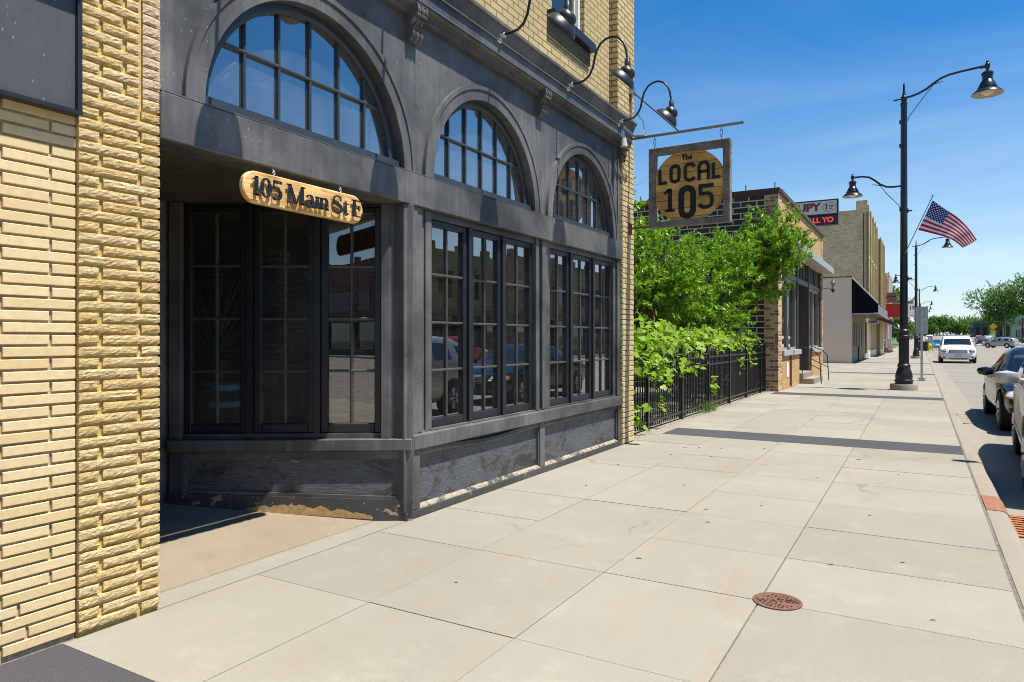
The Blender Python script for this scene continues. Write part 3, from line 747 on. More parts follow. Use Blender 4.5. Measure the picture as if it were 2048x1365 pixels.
# recess shell: soffit, inner wall with door, side wall
b=MB();b.box(-5.2,-3.622,1.85,4.6,2.443,2.52);b.build('entrance_soffit',wood('soffit_boards',(.035,.028,.02),(.07,.055,.04),(3,30,3),.7),shop)
b=MB();b.box(-5.15,-4.96,1.85,2.24,0,2.45);b.box(-5.15,-4.96,3.2,3.30,0,2.45);b.box(-5.15,-4.96,2.24,3.2,2.28,2.45);b.box(-5.15,-3.505,2.05,2.213,-.05,2.45)
b.build('entrance_inner_wall',M_paint,shop)
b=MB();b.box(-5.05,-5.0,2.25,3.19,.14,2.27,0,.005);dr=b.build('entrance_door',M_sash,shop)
b=MB();b.box(-4.998,-4.994,2.37,3.07,.85,2.12);b.build('pane',M_farglass,dr)
b=MB();b.tube([(-4.995,3.12,1.05),(-4.94,3.12,1.07),(-4.94,3.12,1.3),(-4.995,3.12,1.32)],.011,8);b.build('handle',M_alu,dr,smooth=True)
# interior seen through the glass
b=MB();b.face([(-9,2.0,.10),(-5.17,2.0,.10),(-5.17,3.36,.10),(-4.98,3.42,.10),(-3.58,4.34,.10),(-3.58,8.7,.10),(-9,8.7,.10)]);b.build('interior_floor',wood('floor_boards',(.10,.06,.03),(.17,.10,.05),(2,20,2)),shop)
b=MB();b.box(-9.1,-9,1.9,8.7,0,2.6);b.box(-9,-3.62,8.60,8.69,0,2.6);b.box(-9,-5.16,1.9,2.0,0,2.6);b.box(-9,-7.2,6.3,6.5,.1,2.6)
b.build('interior_wall',M_dim,shop)
b=MB();b.box(-9,-3.60,3.7,8.7,2.56,2.62);b.box(-9,-5.75,1.9,3.7,2.56,2.62);b.box(-5.75,-3.60,2.21,3.7,2.56,2.62);b.build('interior_ceiling',M_dkin,shop)
b=MB();b.box(-7.0,-6.9,2.2,8.7,2.62,4.4);b.build('loft_wall',simple('blue_grey_loft_wall',(.42,.50,.55),.8,noise=.2,nscale=4),shop)
# leftover lead flashing clips and plaster chips on the boards
# ================================================================ interior things that show through the glass
def barrel(loc,label,rad=.31,hgt=.88):
    t=thing('barrel',label,'barrel',loc);b=MB()
    b.lathe([(rad*.80*(1),0)]+[(rad*(.82+.18*math.sin(math.pi*i/10)),hgt*i/10) for i in range(11)]+[(rad*.80,hgt)],loc,28);b.build('staves',M_barrel,t,smooth=True)
    for f in (.06,.24,.76,.94):
        b=MB();r0=rad*(.82+.18*math.sin(math.pi*(f-.03)))+.006;r1=rad*(.82+.18*math.sin(math.pi*(f+.03)))+.006
        b.lathe([(r0,hgt*(f-.03)),(r1,hgt*(f+.03))],loc,28,cap=False);b.build('hoop',M_alu,t,smooth=True)
    return t
barrel((-5.95,4.45,.105),'oak barrel with steel hoops standing inside behind the splayed entrance windows')
barrel((-4.0,3.25,2.625),'oak barrel with steel hoops up inside the largest arched window',.25,.60)
t=thing('potted_plant','tall thin leaved potted plant on the barrel inside the entrance window','plant',(-5.95,4.45,.99))
b=MB();b.lathe([(.09,0),(.12,.2),(.125,.2)],(-5.95,4.45,.99),16);b.build('pot',simple('glazed_pot',(.10,.10,.09),.3),t,smooth=True)
b=MB();r4=random.Random(2)
for i in range(46):
    a=r4.uniform(0,6.28);l=r4.uniform(.4,.95);sp=r4.uniform(.15,.6);P=[]
    for k in range(6):
        f=k/5;P.append(Vector((-5.95+math.cos(a)*sp*f**1.4,4.45+math.sin(a)*sp*f**1.4,1.17+l*f-.25*sp*f*f)))
    w=Vector((-math.sin(a),math.cos(a),0))*.014
    for k in range(5):
        f0=1-abs(k/5-.3);f1=1-abs((k+1)/5-.3);b.face([P[k]-w*f0,P[k]+w*f0,P[k+1]+w*f1,P[k+1]-w*f1])
b.build('foliage',M_leafA,t)
t=thing('speaker_box','black box with an oval badge inside the middle entrance window','box',(-5.85,5.2,.10))
b=MB();b.box(-6.05,-5.65,5.02,5.38,.80,1.16,0,.01);b.build('cabinet',M_black,t)
b=MB();b.box(-5.98,-5.72,5.08,5.32,.10,.80);b.build('stand',M_dkin,t)
b=MB();ms=Matrix.Translation((-5.85,5.012,.96))
b.lathe([(0,-.002),(.11,-.002),(.11,.004),(0,.004)],(-5.85,5.014,.96),28,M=Matrix.Rotation(R(90),3,'X')@Matrix.Diagonal((1,.5,1)),cap=False);b.build('badge',M_cream,t)
# ================================================================ gooseneck lamps on the cornice
GX,GZ=-3.322,4.165
def gooseneck():
    t=thing('gooseneck_lamp','','wall lamp',(0,0,0),'gooseneck lamps along the cornice')
    P=lambda x,z:(x-GX,0,z-GZ)
    b=MB();MX=Matrix.Rotation(R(90),3,'Y');b.lathe([(0,-.012),(.062,-.012),(.064,.0),(.055,.012),(.022,.016),(.022,.055),(.016,.058),(0,.058)],(0,0,0),24,M=MX,cap=False)
    for s in (-1,1): b.tube([(.01,s*.045,.0),(.04,s*.03,-.01)],.008,6)
    b.build('mount_plate',M_alubright,t,smooth=True)
    ctl=[(-3.27,4.168),(-3.20,4.168),(-3.13,4.180),(-3.07,4.222),(-3.03,4.300),(-3.008,4.400),(-2.985,4.475),(-2.94,4.540),(-2.88,4.575),(-2.81,4.585),(-2.74,4.560),(-2.685,4.500),(-2.655,4.42),(-2.643,4.33),(-2.64,4.30)]
    b=MB();b.tube([P(*q) for q in ctl],.0125,10);b.build('arm',M_black,t,smooth=True)
    b=MB();b.lathe([(.0,.055),(.020,.055),(.026,.045),(.026,.035),(.030,.03),(.032,-.03),(.036,-.034),(.036,-.045),(0,-.045)],P(-2.638,4.265),16,cap=False)
    b.build('socket',M_black,t,smooth=True)
    # shade: bowl of revolution tipped towards the wall
    ax=Vector((-.70,0,-.71)).normalized();rot=Vector((0,0,-1)).rotation_difference(ax).to_matrix()
    c=Vector(P(-2.700,4.108))
    prof=[(.0,.150),(.035,.148),(.062,.135),(.080,.112),(.086,.090),(.082,.076),(.100,.066),(.128,.045),(.150,.015),(.160,-.005),(.160,-.010)]
    b=MB();b.lathe(prof,c,30,M=rot,cap=False)
    inn=[(.157,-.009),(.146,.012),(.124,.040),(.096,.060),(.07,.08),(.0,.10)]
    b.lathe(inn,c,30,1,M=rot,cap=False);b.lathe([(.160,-.010),(.157,-.009)],c,30,M=rot,cap=False)
    b.build('shade',[M_black,M_cream],t,smooth=True)
    b=MB();b.lathe([(0,.02),(.022,.015),(.03,.03),(.028,.05),(.015,.08),(0,.08)],c,12,M=rot,cap=False);b.build('bulb',M_white,t,smooth=True)
    return t
gl=gooseneck()
GL=[(8.38,'black gooseneck lamp with chrome plate on the cornice end, beside the hanging sign'),(6.90,'black gooseneck lamp between the middle and right arched windows, curling over the cornice'),(5.46,'black gooseneck lamp above the middle arched window with its pale shade inside showing'),(4.02,'black gooseneck lamp on the cornice above the gap beside the largest arch'),(2.62,'black gooseneck lamp on the cornice nearest the brick pilaster')]
gl.location=(GX,GL[0][0],GZ);gl['label']=GL[0][1]
for y,l in GL[1:]: dup(gl,(GX,y,GZ),0,l)
# junction box + work light at the corner
t=thing('security_light','small grey junction box with flood lamp under the cornice end','security light',(-3.33,8.52,4.0))
b=MB();b.box(-3.37,-3.31,8.45,8.56,3.99,4.09,0,.008);b.build('box',M_alu,t);b=MB();b.lathe([(0,.05),(.03,.05),(.04,0),(.05,-.06),(0,-.06)],(-3.30,8.50,3.93),14,cap=False);b.build('lamp_head',simple('old_clear_glass',(.5,.5,.44),.15),t,smooth=True)
b=MB();b.tube([(-3.30,8.45,4.12),(-3.22,8.62,4.03),(-3.16,8.80,4.07),(-3.15,8.86,4.14)],.018,8);b.tube([(-3.33,8.40,4.2),(-3.18,8.60,4.33),(-3.14,8.80,4.24),(-3.16,8.88,4.13)],.006,6);b.build('cable',M_conduit,t,smooth=True)
t=thing('meter_box','grey electrical box on the corner pier beside the rod','electrical box',(-3.36,8.95,4.75));b=MB();b.box(-3.385,-3.33,8.90,9.02,4.68,4.80,0,.006);b.build('box',M_alu,t);b=MB();b.tube([(-3.37,8.95,4.68),(-3.37,8.95,4.27)],.01,6);b.build('pipe',M_conduit,t)
# ================================================================ address board hanging in the entrance
XS=-3.400
t=thing('address_sign','rounded varnished pine board reading 105 Main St E hung in the entrance','sign',(XS,3.21,2.39))
L0,L1,zb,zt=2.707,3.719,2.198,2.390
def stad(y0,y1,z0,z1,n=14):
    r=(z1-z0)/2;c=(z0+z1)/2;p=[]
    for i in range(n+1): a=-math.pi/2+math.pi*i/n;p.append((y1-r+r*math.cos(a),c+r*math.sin(a)))
    for i in range(n+1): a=math.pi/2+math.pi*i/n;p.append((y0+r+r*math.cos(a),c+r*math.sin(a)))
    return p
b=MB();poly=stad(L0,L1,zb,zt);pin=stad(L0+.008,L1-.008,zb+.008,zt-.008)
b.extrude(poly,lambda p:(XS-.014,p[0],p[1]),lambda p:(XS+.010,p[0],p[1]));
a=[b.av((XS+.010,*p)) for p in poly];c=[b.av((XS+.016,*p)) for p in pin]
for i in range(len(a)): b.idx((a[i],a[(i+1)%len(a)],c[(i+1)%len(a)],c[i]))
b.idx(c);b.build('board',M_signwood,t)
b=MB();F=lambda u,v,d:(XS+.016+d,u,v)
def lab(B,F,base,k,glyphs,d0,d1):
    for g,x,w in glyphs: glyph(B,F,g,x,base,w,k,d0,d1)
def arcp(cx,cy,rx,ry,a0,a1,n=16): return [(cx+rx*math.cos(R(a0+(a1-a0)*i/n)),cy+ry*math.sin(R(a0+(a1-a0)*i/n))) for i in range(n+1)]
def serif(B,F,g,x,z,w,H,d0,d1):
    """old style serif letters; x left edge, z baseline, w width, H cap height"""
    S_=lambda p,wd,cl=False:B.stroke(p,wd,F,cl,d0,d1)
    T=.195*H;t_=.072*H
    if g=='1':
        S_([(x+w*.55,z),(x+w*.55,z+H)],T);S_([(x+w*.1,z+t_/2),(x+w,z+t_/2)],t_);S_([(x+w*.02,z+H*.80),(x+w*.3,z+H*.86),(x+w*.55,z+H*.98)],[t_*.6,t_*1.2,t_*1.2])
    elif g=='0':
        n=28;P=[];Wd=[]
        for i in range(n):
            a=2*math.pi*i/n;P.append((x+w/2+(w/2-T*.4)*math.cos(a),z+H*.5+(H*.5-t_*.3)*math.sin(a)));Wd.append(t_+(T-t_)*abs(math.cos(a))**1.3)
        S_(P,Wd,True)
    elif g=='5':
        S_([(x+w*.2,z+H*.93),(x+w*.98,z+H*.93)],T*.8);S_([(x+w*.2,z+H),(x+w*.12,z+H*.55)],t_)
        P=[(x+w*.12,z+H*.55)]+arcp(x+w*.40,z+H*.30,w*.46,H*.30,110,-110,18)+[(x+w*.06,z+H*.10)];n=len(P);S_(P,[t_+(T-t_)*max(0,math.sin(math.pi*min(1,max(0,(i-2)/(n-6)))))**1.2 if i<n-2 else T*.7 for i in range(n)])
    elif g=='M':
        S_([(x+w*.13,z),(x+w*.13,z+H)],t_*1.1);S_([(x+w*.15,z+H*.98),(x+w*.47,z+.0)],T);S_([(x+w*.50,z+H*.05),(x+w*.84,z+H*.98)],t_*1.1);S_([(x+w*.84,z),(x+w*.84,z+H)],T)
        for a,c in ((0,.27),(.68,1.0)): S_([(x+w*a,z+t_/2),(x+w*c,z+t_/2)],t_)
        S_([(x,z+H-t_/2),(x+w*.2,z+H-t_/2)],t_);S_([(x+w*.8,z+H-t_/2),(x+w,z+H-t_/2)],t_)
    elif g=='a':
        h_=H*.66;S_([(x+w*.70,z+h_*.78),(x+w*.70,z+h_*.12),(x+w*.82,z+.02*H),(x+w*.98,z+.05*H)],[T*.9,T*.9,T*.7,t_])
        S_(arcp(x+w*.42,z+h_*.72,w*.28,h_*.26,10,165,10),[T*.8]*4+[t_]*4+[t_*1.3,T*.7,T*.8])
        P=arcp(x+w*.38,z+h_*.26,w*.30,h_*.26,60,330,14);S_(P,[t_+(T*.85-t_)*math.sin(math.pi*i/(len(P)-1)) for i in range(len(P))])
    elif g=='i':
        h_=H*.66;S_([(x+w*.5,z),(x+w*.5,z+h_)],T);S_([(x,z+t_/2),(x+w,z+t_/2)],t_);S_([(x,z+h_-t_/2),(x+w*.5,z+h_-t_/2)],t_)
    elif g=='n':
        h_=H*.66
        for q in (.22,.80): S_([(x+w*q,z),(x+w*q,z+h_*(1 if q<.5 else .7))],T);S_([(x+w*(q-.2),z+t_/2),(x+w*(q+.2),z+t_/2)],t_)
        S_([(x,z+h_-t_/2),(x+w*.22,z+h_-t_/2)],t_);S_([(x+w*.25,z+h_*.72)]+arcp(x+w*.55,z+h_*.70,w*.25,h_*.27,150,0,8),[t_]*4+[t_*1.4,T*.6,T*.8,T*.95,T,T])
    elif g=='S':
        up=arcp(x+w*.5,z+H*.75,w*.36,H*.235,40,255,12);lo=arcp(x+w*.5,z+H*.255,w*.38,H*.245,85,-145,12)
        P=up+lo;n=len(P);S_(P,[t_+(T*1.05-t_)*math.exp(-((i-n/2)/(n*.20))**2) for i in range(n)])
        S_([(x+w*.80,z+H*.98),(x+w*.80,z+H*.72)],t_);S_([(x+w*.10,z+H*.28),(x+w*.10,z+.0)],t_)
    elif g=='t':
        S_([(x+w*.42,z+H*.80),(x+w*.42,z+H*.14),(x+w*.58,z+H*.02),(x+w*.95,z+H*.08)],[t_*1.2,T,T*.8,t_]);S_([(x,z+H*.63),(x+w*.95,z+H*.63)],t_)
    elif g=='E':
        S_([(x+w*.25,z),(x+w*.25,z+H)],T);S_([(x,z+t_/2),(x+w*.95,z+t_/2)],t_);S_([(x,z+H-t_/2),(x+w*.95,z+H-t_/2)],t_);S_([(x+w*.25,z+H*.52),(x+w*.66,z+H*.52)],t_)
        S_([(x+w*.95,z),(x+w*.98,z+H*.26)],[t_*2,t_*.6]);S_([(x+w*.95,z+H),(x+w*.92,z+H*.76)],[t_*2,t_*.6]);S_([(x+w*.66,z+H*.66),(x+w*.66,z+H*.38)],t_*.8)
base=2.2410;H=.115
for g,a,c in (('1',2.761,2.818),('0',2.822,2.900),('5',2.907,2.981),('M',3.020,3.167),('a',3.171,3.252),('i',3.255,3.288),('n',3.288,3.372),('S',3.403,3.502),('t',3.508,3.557),('E',3.588,3.693)):
    serif(b,F,g,a,base,c-a,H,.012,.020)
r5=random.Random(3)
for (u,v) in ((2.792,0.098),(2.792,0.020),(2.834,0.088),(2.888,0.029),(2.834,0.029),(2.888,0.088),(2.956,0.105),(2.966,0.059),(2.917,0.020),(3.042,0.098),(3.042,0.010),(3.091,0.020),(3.143,0.098),(3.143,0.020),(3.220,0.059),(3.220,0.010),(3.271,0.059),(3.271,0.010),(3.307,0.049),(3.356,0.020),(3.415,0.088),(3.473,0.098),(3.483,0.029),(3.522,0.068),(3.532,0.010),(3.615,0.098),(3.615,0.010),(3.615,0.059)):
    b.lathe([(.0,.002),(.0035,.001),(.004,-.001)],F(u,base+v,.0205),8,1,M=Matrix.Rotation(R(90),3,'Y'),cap=False)
    b.tube([F(u,base+v,0),F(u,base+v,.013)],.003,6,1)
b.build('lettering',[simple('black_sign_letters',(.012,.012,.014),.3),M_alu],t)
for yy in (2.946,3.512):
    b=MB();b.tube([(XS,yy,2.385)]+[(XS,yy+.009*math.sin(a*.7),2.398+.009-.009*math.cos(a*.7)) for a in range(8)],.0022,6);b.tube([(XS-.02,yy,2.447),(XS-.01,yy,2.432)]+[(XS,yy+.006*math.sin(a*.8),2.424-.006+.008*math.cos(a*.8)) for a in range(8)],.0022,6)
    b.build('hook',M_alubright,t,smooth=True)
# ================================================================ projecting sign
YP=8.95
t=thing('sign_bracket','grey steel bar and rod bracket on the corner pier carrying the square sign','bracket',(-3.36,YP,4.1))
b=MB();b.box(-3.42,-1.90,YP-.014,YP+.014,4.072,4.100);b.build('bar',M_conduit,t)
b=MB();b.tube([(-3.37,8.93,4.74),(-2.72,YP,4.10)],.008,8);b.build('tie_rod',M_black,t,smooth=True)
b=MB();b.box(-3.40,-3.37,YP-.05,YP+.05,4.03,4.14);b.build('wall_plate',M_rust,t);b=MB();b.box(-3.40,-3.37,YP-.04,YP+.04,2.80,2.95);b.build('wall_plate',M_rust,t)
b=MB();b.tube([(-3.38,YP,2.885),(-3.10,YP,2.885)],.013,8);b.build('lower_arm',M_rust,t,smooth=True)
t=thing('hanging_sign','square weathered grey timber frame sign with a round plank disc inside','sign',(-2.58,YP,3.9))
XL,XR,ZB,ZT_=-3.107,-2.054,2.862,3.905;WF=.088
b=MB()
b.box(XL,XL+WF,YP-.055,YP+.055,ZB,ZT_,0,.004);b.box(XR-WF,XR,YP-.055,YP+.055,ZB,ZT_,0,.004)
b.box(XL+WF,XR-WF,YP-.053,YP+.053,ZT_-WF,ZT_,0,.004);b.box(XL+WF,XR-WF,YP-.053,YP+.053,ZB,ZB+.07,0,.004);b.build('frame',M_greywood,t)
W_=XR-XL;u2x=lambda u:XL+u*W_;v2z=lambda v:ZB+v*(ZT_-ZB)
b=MB();poly=[]
for i in range(72):
    a=2*math.pi*i/72;u=.492+.455*math.cos(a);v=.49+.455*math.sin(a);poly.append((min(max(u,.075),.925),min(max(v,.05),.95)))
b.extrude(poly,lambda p:(u2x(p[0]),YP-.012,v2z(p[1])),lambda p:(u2x(p[0]),YP+.012,v2z(p[1])));b.build('plank_disc',M_disc,t)
def sgn(sd):
    b=MB()
    def F(u,v,d):
        uu=u if sd<0 else .98-u
        return (u2x(uu),YP+sd*(.012+d),v2z(v))
    k=lambda p,w,cl=False:b.stroke(p,w,F,cl,.0,.008)
    w=.040
    k([(.135,.725),(.135,.555),(.222,.555)],w)
    def rr(x0,x1,y0,y1,c):return [(x0+c,y0),(x1-c,y0),(x1-c*.3,y0+c*.3),(x1,y0+c),(x1,y1-c),(x1-c*.3,y1-c*.3),(x1-c,y1),(x0+c,y1),(x0+c*.3,y1-c*.3),(x0,y1-c),(x0,y0+c),(x0+c*.3,y0+c*.3)]
    k(rr(.276,.378,.556,.752,.045),w,True)
    k([(.562,.715),(.557,.735),(.535,.752),(.495,.752),(.468,.742),(.454,.712),(.454,.60),(.468,.568),(.495,.556),(.535,.556),(.557,.572),(.562,.592)],w)
    k([(.624,.540),(.624,.705),(.637,.740),(.665,.757),(.695,.757),(.724,.740),(.738,.705),(.738,.540)],w);k([(.624,.645),(.738,.645)],w*.8)
    k([(.795,.735),(.795,.558),(.880,.558)],w)
    k([(.262,.475),(.262,.195)],.052);k([(.195,.200),(.325,.200)],.026);k([(.190,.415),(.225,.445),(.262,.468)],[.03,.034,.03])
    k(rr(.405,.552,.120,.462,.065),.072,True)
    k([(.800,.468),(.642,.468),(.642,.372),(.735,.372),(.765,.355),(.778,.322),(.778,.255),(.765,.225),(.735,.208),(.672,.208),(.645,.222),(.632,.25)],.044)
    s=.012
    k([(.428,.890),(.436,.812)],s);k([(.415,.862),(.452,.866)],s);k([(.462,.895),(.468,.812)],s);k([(.466,.838),(.482,.853),(.492,.846),(.493,.812)],s);k([(.508,.832),(.532,.838),(.528,.853),(.514,.850),(.508,.830),(.518,.814),(.540,.820)],s)
    return b
M_burnt=simple('black_burnt_letters',(.010,.009,.009),.45)
sgn(-1).build('lettering',M_burnt,t);sgn(1).build('lettering',M_burnt,t)
for xx in (XL+.065,XR-.12):
    b=MB();c=(4.072+ZT_)/2+.01
    b.tube([(xx,YP,4.10),(xx,YP,4.03)],.003,6)
    b.tube([(xx+.014*math.sin(a*math.pi/8)*(1.0 if a in(0,8) else 1.1),YP,c+.048*math.cos(a*math.pi/8)) for a in range(17)],.0035,6);b.tube([(xx,YP,c-.045),(xx,YP,ZT_-.005)],.004,6)
    b.build('carabiner',M_black,t,smooth=True)
# ================================================================ foliage
npr=np.random.default_rng(12)
def leafcloud(name,P,T,L,Wd,mat,parent,kind='lance',fold=.25):
    """P: n x 3 leaf bases, T: n x 3 leaf directions; one mesh of many little leaves"""
    n=len(P);T=T/np.linalg.norm(T,axis=1,keepdims=True)
    rv=np.array([0,0,1.])+.55*npr.normal(size=(n,3));Bn=np.cross(T,rv);Bn/=np.linalg.norm(Bn,axis=1,keepdims=True);Nn=np.cross(T,Bn)
    up=np.where(Nn[:,2:3]<0,-1,1);Nn=Nn*up
    L=L[:,None];Wd=Wd[:,None]
    if kind=='lance':
        prof=[(0,0,0),(.42,.5,fold*.4),(1,0,-.12),(.42,-.5,fold*.4)];tris=[(0,1,2),(0,2,3)]
    else:
        prof=[(0,0,0),(-.10,.30,.03),(.18,.56,.05),(.42,.40,0),(.70,.46,-.02),(.72,.20,-.03),(1,0,-.12),(.72,-.20,-.03),(.70,-.46,-.02),(.42,-.40,0),(.18,-.56,.05),(-.10,-.30,.03)]
        tris=[(0,1,2,3),(0,3,4,5),(0,5,6),(0,6,7),(0,7,8,9),(0,9,10,11)]
    k=len(prof);V=np.empty((n,k,3))
    for i,(a,b_,c_) in enumerate(prof): V[:,i]=P+T*L*a+Bn*Wd*b_+Nn*Wd*c_
    me=bpy.data.meshes.new(name);V=V.reshape(-1,3)
    lens=[len(t) for t in tris];idx=np.concatenate([np.array(t) for t in tris])
    LI=(np.arange(n)[:,None]*k+idx[None,:]).ravel();LT=np.tile(lens,n);LS=np.concatenate([[0],np.cumsum(LT)[:-1]])
    me.vertices.add(len(V));me.vertices.foreach_set('co',V.ravel());me.loops.add(len(LI));me.loops.foreach_set('vertex_index',LI.astype(np.int32))
    me.polygons.add(len(LT));me.polygons.foreach_set('loop_start',LS.astype(np.int32));me.polygons.foreach_set('loop_total',LT.astype(np.int32))
    me.materials.append(mat);me.update(calc_edges=True);me.validate()
    return link(name,me,parent)
def sprays(blobs,ncl,per,length,seed,shell=.55,updraft=.35):
    """leaf sprays scattered through the volume of several ellipsoids, denser near their skins"""
    g=np.random.default_rng(seed);PP=[];TT=[];CC=[]
    vols=np.array([q[1][0]*q[1][1]*q[1][2] for q in blobs])**.72;vols/=vols.sum()
    for (c,r),w in zip(blobs,vols):
        m=int(ncl*w);d=g.normal(size=(m,3));d/=np.linalg.norm(d,axis=1,keepdims=True)
        rad=(shell+(1-shell)*g.random(m)**.6)*(1+.12*g.normal(size=m));cc=np.array(c)+d*np.array(r)*rad[:,None]
        ax=d*.8+g.normal(size=(m,3))*.55;ax[:,2]+=updraft;ax/=np.linalg.norm(ax,axis=1,keepdims=True)
        f=g.random((m,per));ln=length*(.6+.8*g.random(m));P=cc[:,None]+ax[:,None]*(f*ln[:,None])[...,None]+g.normal(size=(m,per,3))*.02*length
        t=ax[:,None]*.6+g.normal(size=(m,per,3))*.62;t[...,2]-=.08
        PP.append(P.reshape(-1,3));TT.append(t.reshape(-1,3));CC.append(np.concatenate([cc,cc+ax*ln[:,None]],1))
    return np.concatenate(PP),np.concatenate(TT),np.concatenate(CC)
def tree(name,label,cat,loc,blobs,ncl,per,slen,leaf,mat,seed,stems=1,tr=.09,group=None,shell=.55,kind='lance',twigs=120,updraft=.35,lower=None):
    t=thing(name,label,cat,loc,group);g=random.Random(seed);b=MB()
    L=Vector(loc)
    for s in range(stems):
        base=L+Vector((g.uniform(-.3,.3),g.uniform(-.3,.3),-.1))*(0 if stems==1 else 1)
        hub=base+Vector((g.uniform(-.2,.2),g.uniform(-.2,.2),(min(q[0][2]-q[1][2]*.5 for q in blobs)-L.z)*g.uniform(.6,.9)))
        b.tube([base,base.lerp(hub,.5)+Vector((g.uniform(-.1,.1),g.uniform(-.1,.1),0))*tr*8,hub],[tr,tr*.8,tr*.65],9)
        for (c,r) in blobs:
            c=Vector(c);mid=hub.lerp(c,.5)+Vector((g.uniform(-.2,.2),g.uniform(-.2,.2),g.uniform(-.1,.2)))*r[0]*.4
            b.tube([hub,mid,c],[tr*.6,tr*.42,tr*.25],7)
            for k in range(7):
                e=c+Vector((g.gauss(0,.5)*r[0],g.gauss(0,.5)*r[1],g.gauss(.15,.45)*r[2]));b.tube([c.lerp(mid,g.random()*.6),c.lerp(e,.5)+Vector((0,0,.05)),e],[tr*.24,tr*.14,tr*.05],5)
    P,T,C=sprays(blobs,ncl,per,slen,seed,shell,updraft)
    for q in C[:: max(1,len(C)//twigs)]: b.tube([q[:3],q[3:]],[tr*.07,tr*.03],4,caps=False)
    b.build('trunk',M_bark,t,smooth=True)
    n=len(P);L_=leaf[0]*(.6+.8*npr.random(n))
    leafcloud('crown',P,T,L_,L_*leaf[1],mat,t,kind)
    return t
def lobes(bl,n,seed,k=(.40,.58)):
    g=random.Random(seed);o=[]
    for c,r in bl:
        if max(r)<.55: o.append((c,r));continue
        for i in range(n):
            while True:
                d=Vector((g.gauss(0,1),g.gauss(0,1),g.gauss(.15,1)));d.normalize()
                q=tuple(c[j]+d[j]*r[j]*g.uniform(.50,.78) for j in range(3))
                if all((Vector(q)-Vector(p[0])).length>.42 for p in o) or g.random()<.04: break
            w=g.uniform(*k);o.append((q,(w,w,w*.72)))
    return o
def GT(name,label,cat,loc,bl,ncl,per,slen,leaf,mat,seed,stems,tr):
    return tree(name,label,cat,loc,lobes(bl,6,seed),int(ncl*.9),per,slen,leaf,mat,seed,stems,tr,shell=.35,updraft=.45)
GT('garden_tree','fine leaved bright green small tree right beside the shop corner pier behind the fence','tree',(-5.1,11.0,0),[((-4.75,10.7,2.6),(1.05,1.1,.85)),((-5.2,11.9,2.85),(1.1,1.0,.85)),((-4.7,10.3,3.3),(.4,.4,.6)),((-4.8,11.0,3.75),(.14,.14,.75)),((-5.0,11.9,3.6),(.16,.16,.5))],560,44,.30,(.092,.34),M_leafA,21,3,.035)
GT('garden_tree','fine leaved bright green small tree behind the fence below the round sign','tree',(-5.2,13.6,0),[((-4.9,13.2,2.7),(1.1,1.1,.85)),((-5.1,14.5,2.9),(1.1,1.0,.9)),((-4.5,13.9,2.2),(.6,.9,.5))],600,44,.30,(.092,.34),M_leafA,22,3,.035)
GT('garden_tree','fine leaved bright green small tree in front of the dark block wall','tree',(-4.9,16.3,0),[((-4.7,15.8,2.55),(1.1,1.1,1.0)),((-4.3,16.9,2.85),(.95,.9,.95)),((-4.3,16.4,2.0),(.9,1.1,.55))],640,44,.30,(.092,.34),M_leafA,23,3,.035)
GT('garden_tree','tallest fine leaved tree leaning over the pavement at the brick shop corner','tree',(-4.5,18.6,0),[((-3.7,18.3,3.35),(1.1,.95,1.0)),((-3.2,18.6,3.7),(.75,.75,.7)),((-4.0,18.7,2.8),(.7,.7,.5)),((-3.45,18.5,4.35),(.42,.42,.50)),((-2.8,18.6,3.5),(.42,.42,.38))],640,44,.30,(.092,.34),M_leafA,24,3,.035)
# ---------------------------------------------------------------- iron fence
t=thing('iron_fence','black iron picket fence along the pavement from shop corner to dark brick shop','fence',(-3.6,14.5,0))
posts=[9.22,10.23,12.0,13.78,15.5,17.2,18.9,19.47]
for py in posts:
    b=MB();b.box(-3.632,-3.568,py-.032,py+.032,0,1.25);b.box(-3.636,-3.564,py-.036,py+.036,1.25,1.262);b.lathe([(.03,1.262),(.034,1.28),(.022,1.31),(0,1.32)],(-3.6,py,0),10,cap=False);b.build('post',M_black,t)
for i in range(len(posts)-1):
    a,c=posts[i]+.032,posts[i+1]-.032;b=MB();n=max(2,int((c-a)/.098))
    for k in range(n):
        yy=a+(k+.5)*(c-a)/n;b.box(-3.609,-3.591,yy-.009,yy+.009,.05,1.14);b.lathe([(.0127,1.14),(0,1.18)],(-3.6,yy,0),4,cap=False)
    b.build('picket_panel',M_black,t)
    b=MB()
    for zz in (.13,.90,1.045): b.box(-3.618,-3.582,a,c,zz-.016,zz+.016)
    b.build('rail',M_black,t)
